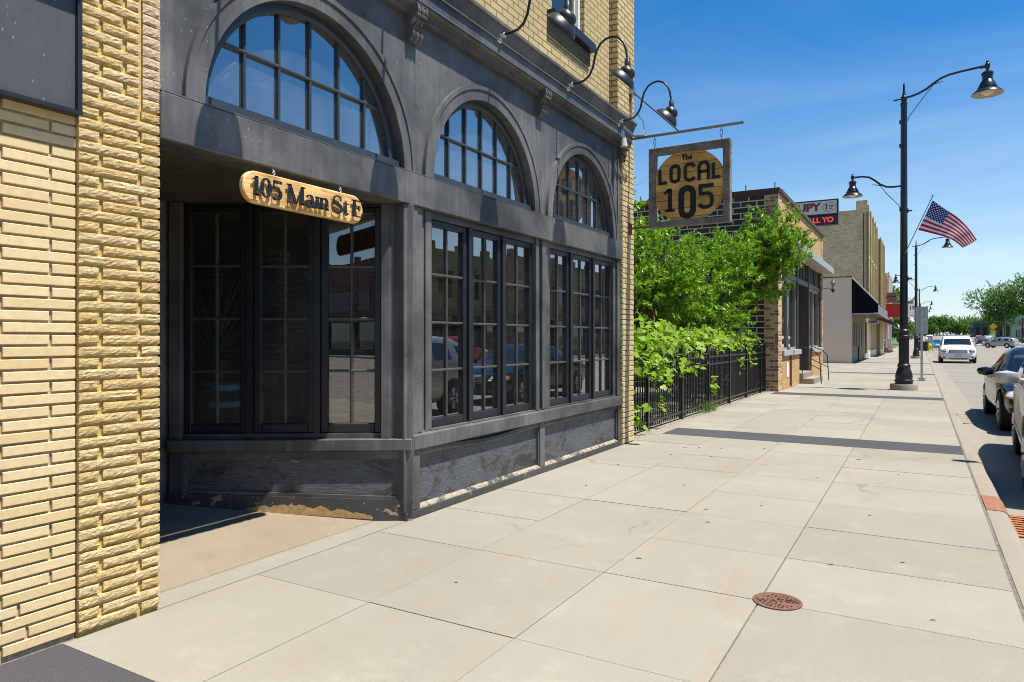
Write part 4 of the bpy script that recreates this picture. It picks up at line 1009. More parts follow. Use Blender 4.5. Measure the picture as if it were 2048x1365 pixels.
# ---------------------------------------------------------------- grape vines on the fence
def vine(label,y0,y1,n,zc,zs,seed,trail):
    g=np.random.default_rng(seed);t=thing('grape_vine',label,'vine',(-3.75,(y0+y1)/2,0),'grape vines on the iron fence')
    yy=y0+(y1-y0)*g.random(n);k=.5+.5*np.sin(yy*2.3+seed)
    zz=zc+zs*.92*np.clip(g.normal(size=n)*.5,-1.1,1.15)+.14*k;xx=-3.66+.16*g.normal(size=n)+np.where(zz>1.2,-.10,0)
    P=np.stack([xx,yy,zz],1)
    for (ty,z0,z1,m) in trail:
        P=np.concatenate([P,np.stack([-3.56+.05*g.normal(size=m),ty+.07*g.normal(size=m),z0+(z1-z0)*g.random(m)],1)])
    n=len(P);T=np.stack([.55+.5*g.normal(size=n),.6*g.normal(size=n)-.15,-.35+.45*g.normal(size=n)],1)
    L=.075+.055*g.random(n);leafcloud('foliage',P,T,L,L*.95,M_leafB,t,'grape')
    b=MB();r=random.Random(seed)
    for i in range(int((y1-y0)*4)):
        y=r.uniform(y0,y1);pts=[(-3.72,y,0 if i%4==0 else r.uniform(.7,1.1))]
        for q in range(5): pts.append((-3.64+r.uniform(-.08,.08),y+(q+1)*r.uniform(-.05,.14),pts[-1][2]+r.uniform(.02,.30)*(1 if pts[-1][2]<1.5 else -.3)))
        b.tube(pts,[.008,.007,.006,.005,.004,.002],5)
    b.build('stem',M_bark,t,smooth=True)
vine('dense yellow green grape vine heaped on the fence against the shop corner pier',9.25,11.2,600,1.25,.46,31,[(9.35,.25,.7,12),(9.75,.12,.45,14),(10.65,.3,.9,16)])
vine('grape vine over the fence rail just past the densest heap',11.1,13.2,230,1.28,.30,32,[(11.1,.5,.8,10),(11.9,.75,1.0,12),(12.6,.8,1.0,10)])
vine('thin grape vine over the middle of the fence below the round sign',13.2,15.6,220,1.34,.25,33,[(14.0,.35,.75,12)])
vine('grape vine at the far end of the fence by the dark block wall',15.8,18.4,190,1.32,.27,34,[(16.4,.55,1.0,14),(17.6,.7,1.1,14)])
# grass tuft and litter at the fence foot
t=thing('grass_tuft','wispy grass tuft at the foot of the middle of the fence','grass tuft',(-3.5,13.6,0));b=MB();r6=random.Random(6)
for i in range(120):
    x,y=-3.56+r6.uniform(-.05,.10),13.5+r6.gauss(0,.28);a=r6.uniform(0,6.28);l=r6.uniform(.1,.34);e=Vector((x+math.cos(a)*l*.7+.05,y+math.sin(a)*l*.7,l*.65));m=Vector((x+math.cos(a)*l*.25,y+math.sin(a)*l*.25,l*.55));w=Vector((-math.sin(a),math.cos(a),0))*.004;s=Vector((x,y,0))
    b.face([s-w,s+w,m+w,m-w]);b.face([m-w,m+w,e])
b.build('blades',M_leafD,t)
M_twig=simple('dry_twig',(.035,.025,.02),.9);M_dry=simple('dry_leaf',(.22,.12,.055),.9,noise=.3)
r7=random.Random(44)
b=MB()
for i in range(420):
    y=9.2+11*r7.random();x=-3.50+abs(r7.gauss(0,.055))-.06;a=r7.uniform(0,6.3);l=r7.uniform(.012,.045);z=r7.uniform(.002,.02)
    b.face([(x,y,z),(x+l*math.cos(a+.5)*.6,y+l*math.sin(a+.5)*.6,z+.006),(x+l*math.cos(a),y+l*math.sin(a),z),(x+l*math.cos(a-.5)*.6,y+l*math.sin(a-.5)*.6,z+.003)])
o=b.build('leaf_litter',M_dry);tag(o,'dry brown leaf litter gathered along the fence foot','leaf litter',kind='stuff')
tw=[(-2.62,8.9,.10,.4),(-2.45,8.95,.08,-.2),(-2.2,9.05,.07,.1),(-2.6,8.25,.05,.9),(-2.9,7.3,.05,.2),(-1.52,5.75,.06,.3),(-.48,4.73,.085,.15),(-1.40,5.35,.06,.1),(-.62,9.0,.10,.2),(-1.72,9.3,.06,.6),(-.35,6.2,.05,.9),(-.1,5.0,.05,.1),(-1.55,4.25,.08,.3),(-2.3,3.3,.035,.2),(-.9,7.6,.05,.0),(-1.15,6.1,.05,.1),(-2.75,6.1,.04,.7),(-1.95,6.6,.05,.5),(-.2,8.2,.045,.2),(-2.15,8.35,.05,.8),(.05,4.05,.05,.4)]
for i,(x,y,l,a) in enumerate(tw):
    b=MB();l*=.55;b.tube([(x-l/2*math.cos(a),y-l/2*math.sin(a),.004),(x,y+.004,.005),(x+l/2*math.cos(a),y+l/2*math.sin(a),.004)],[.0016,.003,.0012],6);o=b.build('twig',M_twig,smooth=True)
    tag(o,'short dark twig lying on the pale concrete pavement','twig','twigs scattered on the pavement')
for i,(x,y) in enumerate([(-3.98,2.93),(-3.85,3.45),(-3.62,2.9)]):pass
# ================================================================ dark block brick shop beyond the garden
s2=thing('brick_shop','low brick shop with dark block side wall and orange brick front beyond the garden','building',(-3.4,25,0))
b=MB();b.box(-14,-3.76,20.40,20.6,-.1,5.30);b.build('side_wall',M_dark2,s2)
b=MB();b.box(-3.758,-3.40,20.397,20.95,-.1,5.30);b.build('quoin_pier',M_quoin,s2);b=MB();b.box(-3.758,-3.40,29.75,30.1,-.1,5.30);b.build('quoin_pier',M_quoin,s2)
b=MB();b.box(-3.70,-3.41,20.95,29.75,4.3,5.30);b.box(-14,-3.76,20.6,30.08,3.9,5.0);b.box(-3.70,-3.405,20.95,24.15,-.1,.93);b.box(-3.70,-3.405,26.85,29.75,-.1,.93);b.box(-14,-3.76,29.8,30.1,-.1,5.3);b.build('front_wall',M_orange,s2)
M_cap=simple('dark_red_metal_cap',(.075,.032,.026),.55,noise=.2);M_brown=simple('brown_paint',(.075,.055,.048),.5,noise=.2);M_stone=simple('grey_sill_stone',(.36,.37,.35),.7,noise=.1);M_taupe=simple('taupe_trim',(.30,.27,.21),.5,noise=.1)
b=MB();b.box(-14,-3.36,20.35,20.64,5.30,5.40);b.box(-3.74,-3.34,20.64,30.15,5.30,5.40);b.box(-14,-3.40,20.37,20.40,5.235,5.30);b.build('parapet_cap',M_cap,s2)
b=MB()
for k in range(12): b.tube([(-3.5-k*.75,20.48,5.4),(-3.5-k*.75,20.48,5.58)],.014,5)
for k in range(8): b.tube([(-3.5,21.4+k*1.2,5.4),(-3.5,21.4+k*1.2,5.52)],.014,5)
b.build('cap_pin',M_cap,s2)
b=MB();b.box(-3.70,-3.05,21.2,30.0,3.88,4.0);b.build('canopy_soffit',simple('soffit_panel',(.38,.34,.28),.6),s2);b=MB();b.box(-3.60,-3.02,21.1,30.1,4.002,4.09);b.box(-3.049,-3.0,21.1,30.1,3.86,4.0);b.build('canopy',simple('canopy_metal',(.30,.33,.34),.45),s2)
b=MB();b.box(-3.72,-3.34,20.98,24.15,.932,1.08);b.box(-3.72,-3.34,26.85,29.74,.932,1.08);b.build('stone_sill',M_stone,s2)
b=MB()
for yy in (20.98,24.05,26.55,29.62): b.box(-3.62,-3.44,yy,yy+.14,1.08 if yy not in(24.05,26.55) else .3,3.88)
b.box(-3.60,-3.46,21.12,29.62,3.15,3.30)
for yy in np.arange(21.4,29.5,.34): b.box(-3.58,-3.48,yy,yy+.07,3.30,3.88)
b.build('window_frame',M_brown,s2)
for (a,c) in ((21.12,22.55),(22.62,24.05),(26.69,28.1),(28.17,29.62)):
    b=MB();b.box(-3.60,-3.50,a,a+.07,1.08,3.15);b.box(-3.60,-3.50,c-.07,c,1.08,3.15);b.box(-3.60,-3.50,a+.07,c-.07,1.08,1.15);b.box(-3.60,-3.50,a+.07,c-.07,3.08,3.15);w=b.build('window',M_taupe,s2)
    b=MB();b.box(-3.56,-3.55,a+.07,c-.07,1.15,3.08);b.build('pane',M_farglass,w)
b=MB();b.box(-3.70,-3.62,21,29.7,3.3,3.88);b.build('transom_glass',M_farglass,s2)
b=MB();b.box(-4.6,-4.5,24.1,26.6,.3,3.3);b.box(-4.5,-3.62,24.10,24.16,.3,3.15);b.box(-4.5,-3.62,26.5,26.56,.3,3.15);b.build('door_recess',M_brown,s2)
b=MB();b.box(-4.49,-4.44,24.75,25.75,.34,2.6);dr=b.build('door',M_taupe,s2);b=MB();b.box(-4.437,-4.43,24.9,25.6,.9,2.4);b.build('pane',M_farglass,dr)
b=MB();b.box(-4.5,-3.0,24.2,26.5,-.05,.16);b.box(-4.5,-3.3,24.2,26.5,.16,.32);b.build('step',M_kerb,s2)
b=MB();b.box(-3.404,-3.39,21.7,22.05,.32,.72);b.build('notice',M_white,s2)
b=MB();b.tube([(-3.37,22.3,.93),(-3.37,22.3,.05)],.025,8);b.build('downpipe',M_brown,s2)
for yy,l in ((24.35,'thin black iron handrail on the near side of the shop step'),(26.4,'thin black iron handrail on the far side of the shop step')):
    t=thing('handrail',l,'handrail',(-3.2,yy,0));b=MB();b.tube([(-3.35,yy,1.15),(-3.0,yy,1.02),(-2.85,yy,.85),(-2.80,yy,.02)],.016,7);b.tube([(-3.35,yy,1.15),(-3.35,yy,.3)],.016,7);b.tube([(-3.34,yy,.72),(-2.82,yy,.45)],.012,6);b.build('rail',M_black,t,smooth=True)
t=thing('wall_lantern','copper brown lantern bracketed at the far end of the brick shop front','lantern',(-3.2,30.25,3.4));b=MB();b.lathe([(0,.30),(.02,.26),(.11,.14),(.11,.12),(.075,.12)],(-3.05,30.2,3.4),8,cap=False);b.lathe([(.065,-.12),(.09,-.11),(.03,-.22),(0,-.25)],(-3.05,30.2,3.4),8,cap=False);b.tube([(-3.4,30.0,3.3),(-3.2,30.1,3.35),(-3.05,30.2,3.25)],.015,6);b.build('cap',M_cap,t)
b=MB();b.lathe([(.07,.12),(.06,-.12)],(-3.05,30.2,3.4),8,cap=False);b.build('glass',simple('dusty_lantern_glass',(.35,.33,.28),.2),t)
for o in bpy.data.objects:
    if o.name in ('brick_shop','wall_lantern') or o.name.startswith('handrail'): o.location=Vector(o.location)+Vector((.14,-.85,0))
# ================================================================ sign cabinet on a pole between the buildings
t=thing('pole_sign','tall cabinet sign with dark red capitals above a red lit message board','sign',(-4.7,36,0))
M_cab=simple('cabinet_cream',(.60,.60,.50),.4);M_led=simple('message_board',(.02,.012,.02),.3)
b=MB();b.box(-5.75,-3.33,35.85,36.2,7.21,7.95,0,.01);b.box(-5.75,-3.33,35.85,36.2,6.75,7.20,0,.01);b.build('cabinet',M_black,t)
b=MB();b.box(-5.69,-3.40,35.84,35.86,7.28,7.88);b.build('face',M_cab,t);b=MB();b.box(-5.69,-3.40,35.84,35.86,6.80,7.15);b.build('screen',M_led,t)
b=MB();b.tube([(-4.7,36.05,-.1),(-4.7,36.05,6.76)],.11,10);b.build('pole',M_black,t)
RX=Matrix.Rotation(R(90),4,'X')
text_mesh('lettering','TUPY',.50,Matrix.Translation((-4.78,35.835,7.60))@RX@Matrix.Diagonal((1.1,1,1,1)),simple('dark_red_letters',(.20,.02,.025),.5),t,.004,bold=.024)
text_mesh('message','CALL YO',.34,Matrix.Translation((-4.22,35.835,6.98))@RX@Matrix.Diagonal((1.0,1,1,1)),simple('red_led',(.3,.02,.01),.5,emit=((1,.05,.03),.75)),t,.004,bold=.006)
b=MB();F=lambda u,v,d:(u,35.835-d,v)
b.stroke([(-3.72+.29*math.cos(i*.2618),7.58+.21*math.sin(i*.2618)) for i in range(24)],.014,F,True,0,.004)
b.stroke([(-3.84,7.46),(-3.82,7.70)],.05,F,False,0,.004);b.stroke([(-3.92,7.66),(-3.83,7.72),(-3.78,7.66)],.03,F,False,0,.004)
for k in range(3): b.stroke([(-3.72,7.64-k*.065),(-3.52-.03*k,7.64-k*.065)],.03,F,False,0,.004)
b.build('emblem',M_black,t)
# ================================================================ further buildings on our side of the street
M_awn=simple('black_awning_canvas',(.006,.006,.007),.9,spec=.1);M_val=simple('grey_awning_valance',(.16,.165,.17),.8)
s3=thing('rendered_shop','single storey shop with blank grey rendered side wall and pale brick front','building',(-3.4,50,0))
b=MB();b.box(-14,-3.40,44,44.25,-.1,4.90);b.build('side_wall',M_render,s3)
b=MB();b.box(-14,-3.37,43.96,44.27,4.90,4.95);b.build('coping',M_black,s3)
wb=brickmat('pale_grey_brick',(.38,.33,.24),(.30,.265,.195),(.26,.23,.18),.22,.08,.009,.5,.3,(.2,.18,.14))
b=MB();wall_holes(b,-3.42,-3.7,44.25,57.68,-.1,4.9,[(45.6,46.7,.95,2.35),(47.3,48.3,.95,2.35),(49.4,50.4,.95,2.35),(51.6,52.6,.95,2.35),(54.4,57.0,.1,2.6)]);b.box(-14,-3.72,44.25,57.68,4.6,4.8);b.build('front_wall',wb,s3)
b=MB();b.box(-3.72,-3.66,44.4,57.5,0,2.7);b.build('window',M_farglass,s3)
b=MB();b.tube([(-3.38,48.8,0),(-3.38,48.8,.95)],.05,8);b.build('downpipe',M_black,s3)
b=MB();b.box(-3.43,-3.39,54.2,54.4,-.1,2.75);b.box(-3.43,-3.39,57.0,57.2,-.1,2.75);b.box(-3.43,-3.38,54.2,57.2,.0,.35);b.build('shopfront_post',M_cream,s3)
t=thing('awning','black sloping canvas awning with open end over the rendered shop front','awning',(-3.4,50,3))
b=MB();A=[(-3.40,4.86),(-2.07,3.36),(-2.07,2.82),(-2.09,2.82),(-2.09,3.345),(-3.40,4.82)]
b.extrude(A,lambda p:(p[0],44.05,p[1]),lambda p:(p[0],56.5,p[1]),0)
b.face([(-3.395,44.06,4.84),(-2.08,44.06,3.35),(-2.08,44.06,2.83),(-3.395,44.06,2.83)]);b.build('canvas',M_awn,t)
b=MB();b.box(-2.068,-2.058,44.04,56.5,2.80,3.34);b.build('valance',M_val,t)
b=MB();b.tube([(-3.4,44.03,2.82),(-2.06,44.03,2.82)],.03,6);b.tube([(-3.38,44.02,4.87),(-2.06,44.02,3.37)],.035,6);b.tube([(-2.06,44.03,2.82),(-2.06,56.5,2.82)],.03,6)
for yy in (46,48,50,52,54): b.tube([(-3.4,yy,2.84),(-2.08,yy,2.84)],.025,6)
b.build('tube_frame',M_stone,t)
t=thing('hanging_board','small white board reading CARPET under the awning end','sign',(-2.6,51,2.5));b=MB();b.box(-2.98,-2.33,50.98,51.02,2.38,2.60);b.build('board',M_white,t);text_mesh('lettering','CARPET',.2,Matrix.Translation((-2.655,50.975,2.49))@RX@Matrix.Diagonal((.75,1,1,1)),M_black,t,.003,bold=.008)
b=MB();b.tube([(-2.8,51,2.6),(-2.8,51,2.84)],.008,5);b.tube([(-2.5,51,2.6),(-2.5,51,2.84)],.008,5);b.build('hanger',M_black,t)
def facade(name,label,y0,y1,xf,hgt,mat,side,piers,floors,trim=None,depth=14):
    t=thing(name,label,'building',(xf,(y0+y1)/2,0))
    b=MB();b.box(-depth,xf-.25,y0,y1,-.1,hgt-.3);b.build('side_wall',side,t)
    n=piers;holes=[];w=(y1-y0)/n
    for (p,q) in floors:
        for i in range(n): holes.append((y0+w*(i+.22),y0+w*(i+.78),p,q))
    holes.append((y0+.5,y1-.5,.3,3.0))
    b=MB();wall_holes(b,xf,xf-.3,y0,y1,-.1,hgt,holes);b.box(xf-.3,xf-.001,y0,y0+.02,-.1,hgt);b.box(xf-.35,xf+.05,y0-.02,y1,hgt,hgt+.12);b.build('front_wall',mat,t)
    for i in range(n+1):
        yy=min(max(y0+w*i,y0+.18),y1-.18);b=MB();b.box(xf-.05,xf+.10,yy-.18,yy+.18,3.4,hgt+.25);b.build('pier',mat,t)
    for (p,q) in floors:
        for i in range(n):
            a,c=y0+w*(i+.22),y0+w*(i+.78);b=MB();b.box(xf-.2,xf-.14,a,c,p,q);wd=b.build('window',M_farglass,t)
            b=MB();b.box(xf-.16,xf-.12,a,a+.06,p,q);b.box(xf-.16,xf-.12,c-.06,c,p,q);b.box(xf-.16,xf-.11,a,c,(p+q)/2-.03,(p+q)/2+.03);b.box(xf-.15,xf+.06,a-.06,c+.06,p-.1,p);b.build('frame',M_cream,wd)
    b=MB();b.box(xf-.3,xf-.26,y0+.5,y1-.5,.3,3.0);b.build('shop_window',M_farglass,t)
    b=MB()
    for i in range(5):
        yy=y0+.5+(y1-y0-1)*i/4;b.box(xf-.26,xf+.02,yy-.09,yy+.09,.0,3.0)
    b.box(xf-.26,xf+.03,y0+.5,y1-.5,0,.5);b.build('shopfront_post',trim or M_cream,t)
    b=MB();b.extrude([(xf-.05,3.3),(xf+.12,3.3),(xf+.16,3.55),(xf+.3,3.62),(xf+.3,3.72),(xf-.05,3.80)],lambda p:(p[0],y0+.02,p[1]),lambda p:(p[0],y1-.02,p[1]));b.build('cornice',M_cap,t)
    return t
tl=facade('tall_brick_building','tallest buff brick building with weathered blank side wall and stepped parapet',57.7,69.8,-3.4,11.0,M_buff,M_oldside,4,[(4.6,6.6),(7.6,9.6)])
b=MB();b.box(-4.15,-3.40,57.66,58.3,10.72,11.62);b.box(-14,-4.15,57.69,58.0,10.4,10.95);b.build('parapet',M_oldside,tl)
facade('buff_brick_building','narrower buff brick building stepping forward beyond the tallest one',69.82,76.8,-3.12,10.1,M_buff,M_oldside,3,[(4.5,6.4),(7.2,9.0)])
facade('orange_brick_building','orange brick two storey building beyond the buff brick fronts',76.82,93,-3.4,8.3,M_orange,M_orange,5,[(4.6,6.6)])
facade('white_trim_building','last building of the row with white front and dark parapet',93.02,104,-3.3,9.0,simple('white_render',(.6,.57,.54),.8),M_black,3,[(4.6,6.6)],M_white)
t=thing('awning','dark brown awning low over the farther shopfronts','awning',(-3.4,72,3));b=MB();b.extrude([(-3.4,3.35),(-1.9,2.75),(-1.9,2.45),(-3.4,3.2)],lambda p:(p[0],60.5,p[1]),lambda p:(p[0],76,p[1]));b.build('canvas',M_cap,t)
b=MB();b.box(-1.9,-1.89,60.5,76,2.42,2.74);b.build('valance',M_awn,t)
t=thing('awning','cream awning at the far end of the row','awning',(-3.4,90,3));b=MB();b.extrude([(-3.3,3.3),(-1.7,2.5),(-1.7,2.3),(-3.3,3.1)],lambda p:(p[0],80,p[1]),lambda p:(p[0],92,p[1]));b.build('canvas',M_cream,t)
def blade(name,label,x0,x1,y,z0,z1,mat,txts,tm):
    t=thing(name,label,'sign',((x0+x1)/2,y,z0));b=MB();b.box(x0,x1,y-.08,y+.08,z0,z1,0,.02);b.build('panel',mat,t)
    b=MB();b.tube([(-3.4,y,(z0+z1)/2),(x0,y,(z0+z1)/2)],.04,6);b.build('arm',M_black,t)
    for (s,sz,fx,fz,m) in txts: text_mesh('lettering',s,sz,Matrix.Translation((x0+(x1-x0)*fx,y-.085,z0+(z1-z0)*fz))@RX,m,t,.004,bold=.01)
M_sred=simple('red_sign',(.50,.015,.02),.4);M_sgreen=simple('green_lettering',(.05,.16,.02),.5);M_sblue=simple('blue_lettering',(.02,.05,.35),.5);M_sbrown=simple('brown_sign',(.16,.11,.09),.6)
blade('projecting_sign','red projecting sign with green lettering beside the lamp post',-3.05,-1.35,80,3.55,4.95,M_sred,[('--- ---',.35,.5,.86,M_sgreen),('---',.35,.5,.66,M_sgreen)],M_sgreen)
blade('projecting_sign','white projecting sign with a blue 19 right of the lamp post',-1.55,-.42,88,3.75,5.2,M_white,[('19',.55,.62,.68,M_sblue),('-- --',.26,.62,.14,M_sblue)],M_sblue)
blade('projecting_sign','small brown stacked projecting sign just above the red one',-3.15,-2.2,84,5.2,6.3,M_sbrown,[('Merchants',.2,.5,.6,M_black),('-- ---',.2,.5,.2,M_black)],M_black)
t=thing('round_sign','small round white sign hanging at the end of the row','sign',(-2.35,86,2.6));b=MB();b.lathe([(0,-.05),(.27,-.05),(.27,.05),(0,.05)],(-2.25,86,2.75),20,M=Matrix.Rotation(R(90),3,'X'),cap=False);b.build('disc',M_white,t);b=MB();b.stroke([(-2.35,2.68),(-2.25,2.84),(-2.15,2.68)],.04,lambda u,v,d:(u,85.945-d,v),False,0,.004);b.build('emblem',M_black,t);b=MB();b.tube([(-3.3,86,3.1),(-2.25,86,3.1),(-2.25,86,3.0)],.02,6);b.build('arm',M_black,t)
t=thing('sandwich_board','pinkish white A frame sandwich board on the pavement before the shops','sandwich board',(-2.5,84,0));b=MB()
b.extrude([(-2.95,0.12),(-2.55,.12),(-2.75,1.35),(-3.1,1.35)],lambda p:(p[0],83.7,p[1]),lambda p:(p[0]+.02,83.74,p[1]));b.build('panel',simple('pink_white_board',(.86,.76,.75),.6),t);b=MB();b.tube([(-2.6,83.72,.2),(-2.5,83.72,0)],.02,5);b.tube([(-2.9,83.72,.2),(-2.86,83.72,0)],.02,5);b.tube([(-3.1,84.3,0),(-3.1,83.75,1.3)],.02,5);b.tube([(-2.7,84.3,0),(-2.75,83.75,1.3)],.02,5);b.build('leg',M_black,t)
t=thing('steps','red brick entrance steps with sloping rail by the sandwich board','steps',(-3.0,80,0));b=MB();b.box(-3.4,-2.7,79,81.5,0,.25);b.box(-3.4,-2.95,79,81.5,.25,.5);b.build('treads',M_red,t);b=MB();b.tube([(-3.35,79.1,1.4),(-2.7,79.1,1.0),(-2.7,79.1,.25)],.03,6);b.build('rail',M_stone,t)
# ================================================================ street lamps
M_pole=simple('blue_black_enamel',(.012,.014,.020),.28,noise=.15,nscale=6)
def street_lamp():
    t=thing('street_lamp','','street lamp',(0,0,0),'twin arm street lamps')
    b=MB();b.lathe([(.34,-.1),(.34,.14),(.33,.16),(0,.16)],(0,0,0),32,cap=False);b.build('footing',M_kerb,t,smooth=True)
    b=MB();b.lathe([(.225,.16),(.225,.175),(.215,.18),(.215,.22),(.235,.235),(.235,.27),(.205,.29),(.215,.36),(.205,.44),(.165,.56),(.15,.62),(.165,.64),(.165,.68),(.14,.70),(.13,.74)],(0,0,0),32,cap=False)
    n=32;prof=[]
    ring=[]
    for z in (.74,1.42):
        ring.append([b.av(((.128 if k%2 else .114)*math.cos(k*math.pi/16),(.128 if k%2 else .114)*math.sin(k*math.pi/16),z)) for k in range(32)])
    for k in range(32): b.idx((ring[0][k],ring[0][(k+1)%32],ring[1][(k+1)%32],ring[1][k]))
    b.lathe([(.13,1.42),(.15,1.44),(.15,1.48),(.125,1.50),(.12,1.58),(.135,1.60),(.135,1.63),(.105,1.66)],(0,0,0),28,cap=False);b.build('cast_base',M_black,t,smooth=True)
    b=MB();b.lathe([(.098,1.64),(.078,7.80),(.09,7.81),(.09,7.86),(.06,7.88),(.075,7.93),(.085,7.98),(.075,8.03),(.045,8.06),(.05,8.08),(.045,8.10),(.035,8.12),(.02,8.40),(0,8.41)],(0,0,0),20,cap=False);b.tube([(-.26,0,7.97),(-.20,0,7.97),(-.12,0,7.98),(0,0,7.98)],[.01,.028,.015,.03],8);b.build('pole',M_pole,t,smooth=True)
    ctl=[(0,8.0),(.18,8.02),(.36,8.07),(.54,8.16),(.70,8.28),(.86,8.38),(1.04,8.44),(1.3,8.475),(1.6,8.50),(1.82,8.52)]
    def arm(ctl,r,sgn,zb,zc):
        b=MB();b.tube([(x,0,z) for x,z in ctl],r,10)
        mid=ctl[len(ctl)//2-1];b.tube([(sgn*.09,0,zb),(sgn*.12,0,zb+.12),(mid[0]*.72,0,mid[1]-.28),(mid[0],0,mid[1]-.03)],.009,6);b.tube([(mid[0],0,mid[1]-.035),(mid[0]+sgn*.10,0,mid[1]-.005),(mid[0]+sgn*.22,0,mid[1]+.01)],[.012,.012,.006],6)
        b.build('arm',M_pole,t,smooth=True)
    arm(ctl,.030,1,7.35,0)
    c2=[(0,5.60),(-.25,5.59),(-.42,5.61),(-.58,5.70),(-.72,5.83),(-.86,5.93),(-1.02,5.965),(-1.18,5.965)]
    arm(c2,.026,-1,4.95,0)
    def head(x,z,k):
        b=MB();P=[(0,.14),(.03,.14),(.035,.09),(.05,.08),(.065,.04),(.065,0),(.05,-.05),(.035,-.08),(.04,-.11),(.10,-.14),(.135,-.17),(.14,-.21),(.125,-.215),(.12,-.36),(.15,-.40),(.19,-.48),(.205,-.54),(.225,-.55),(.225,-.575),(.20,-.58)]
        b.lathe([(r*k,q*k) for r,q in P],(x,0,z),24,cap=False);b.tube([(x+.05*k*(-1 if x>0 else 1)-.0,0,z),(x+.16*k*(-1 if x>0 else 1),0,z-.005)],.036*k,8);hd=b.build('lamp_head',M_pole,t,smooth=True)
        b=MB();b.lathe([(.19*k,-.575*k),(.26*k,-.61*k),(.355*k,-.70*k),(.365*k,-.725*k)],(x,0,z),30,cap=False);b.lathe([(.365*k,-.725*k),(.345*k,-.715*k),(.25*k,-.63*k),(.18*k,-.60*k)],(x,0,z),30,1,cap=False);b.build('lamp_shade',[M_pole,simple('shade_inside',(.42,.37,.30),.5)],hd,smooth=True)
        b=MB();b.lathe([(.165*k,-.60*k),(.16*k,-.66*k),(.12*k,-.72*k),(.05*k,-.75*k),(0,-.755*k)],(x,0,z),20,cap=False);b.build('globe',M_cream,hd,smooth=True)
    head(1.90,8.50,1.0);head(-1.27,5.965,.74)
    b=MB()
    for z in (4.9,3.05): b.box(.085,.11,-.04,.04,z-.06,z+.06);b.tube([(.10,0,z),(.20,0,z)],.022,8)
    for z in (7.35,6.7,4.95): b.box(-.11,-.08,-.03,.03,z-.05,z+.05)
    b.build('banner_clamp',M_pole,t)
    return t
sl=street_lamp();sl.location=(-.405,22,0);sl['label']='nearest black twin arm street lamp on a round concrete footing, flag on its pole'
lamps=[(-.30,57.5,'second street lamp along our pavement, right behind the nearest one'),(-.2,111,'third street lamp on our pavement with a drooping flag'),(-.1,160,'fourth street lamp along our pavement, its head just under the third'),(0,188,'fifth street lamp along our pavement, small and far'),(0,216,'farthest street lamp on our pavement')]
for x,y,l in lamps: dup(sl,(x,y,gz(y)),0,l)
for x,y,l in [(17.2,203,'nearest street lamp of the opposite kerb at the right edge'),(17.2,222,'second street lamp on the opposite kerb, in front of the yellow sign'),(17.2,248,'third street lamp on the opposite kerb before the pale gabled building'),(17.2,275,'fourth street lamp on the opposite kerb, beside the flags'),(17.2,305,'farthest street lamp on the opposite kerb near the round trees')]: dup(sl,(x,y,gz(y)),math.pi,l)
# lamps behind the camera and across the street (seen in the panes)
dup(sl,(17.2,38,0),math.pi,'street lamp across the road seen only mirrored in the shop panes')
# ================================================================ flags
def flagmat():
    m,nt,b,o=newmat('flag_cloth');h=N(nt);uv=h.n('TexCoord').outputs['UV'];u,v=h.sep(uv)[0:2]
    st=h.math('MODULO',h.math('FLOOR',h.math('MULTIPLY',v,13.0)),2.0)
    stripe=h.mix(h.math('LESS_THAN',st,.5),(.80,.78,.76),(.55,.012,.03))
    # staggered stars
    a=h.math('MULTIPLY',u,15.0);c=h.math('MULTIPLY',h.math('SUBTRACT',v,.4615),18.5)
    row=h.math('FLOOR',c);fx=h.math('FRACT',h.math('ADD',h.math('MULTIPLY',a,1.0),h.math('MULTIPLY',row,.5)));fy=h.math('FRACT',c)
    d=h.math('SQRT',h.math('ADD',h.math('POWER',h.math('SUBTRACT',fx,.5),2.0),h.math('POWER',h.math('SUBTRACT',fy,.5),2.0)))
    cant=h.mix(h.math('LESS_THAN',d,.27),(.015,.03,.17),(.75,.75,.78))
    inc=h.math('MULTIPLY',h.math('LESS_THAN',u,.4),h.math('GREATER_THAN',v,.4615))
    col=h.mix(inc,stripe,cant);h.l(col,b.inputs['Base Color']);b.inputs['Roughness'].default_value=.8
    t=h.n('BsdfTranslucent');h.l(col,t.inputs[0]);x=h.n('MixShader');x.inputs[0].default_value=.35;h.l(b.outputs[0],x.inputs[1]);h.l(t.outputs[0],x.inputs[2]);h.l(x.outputs[0],o.inputs[0])
    return m
M_flag=flagmat()
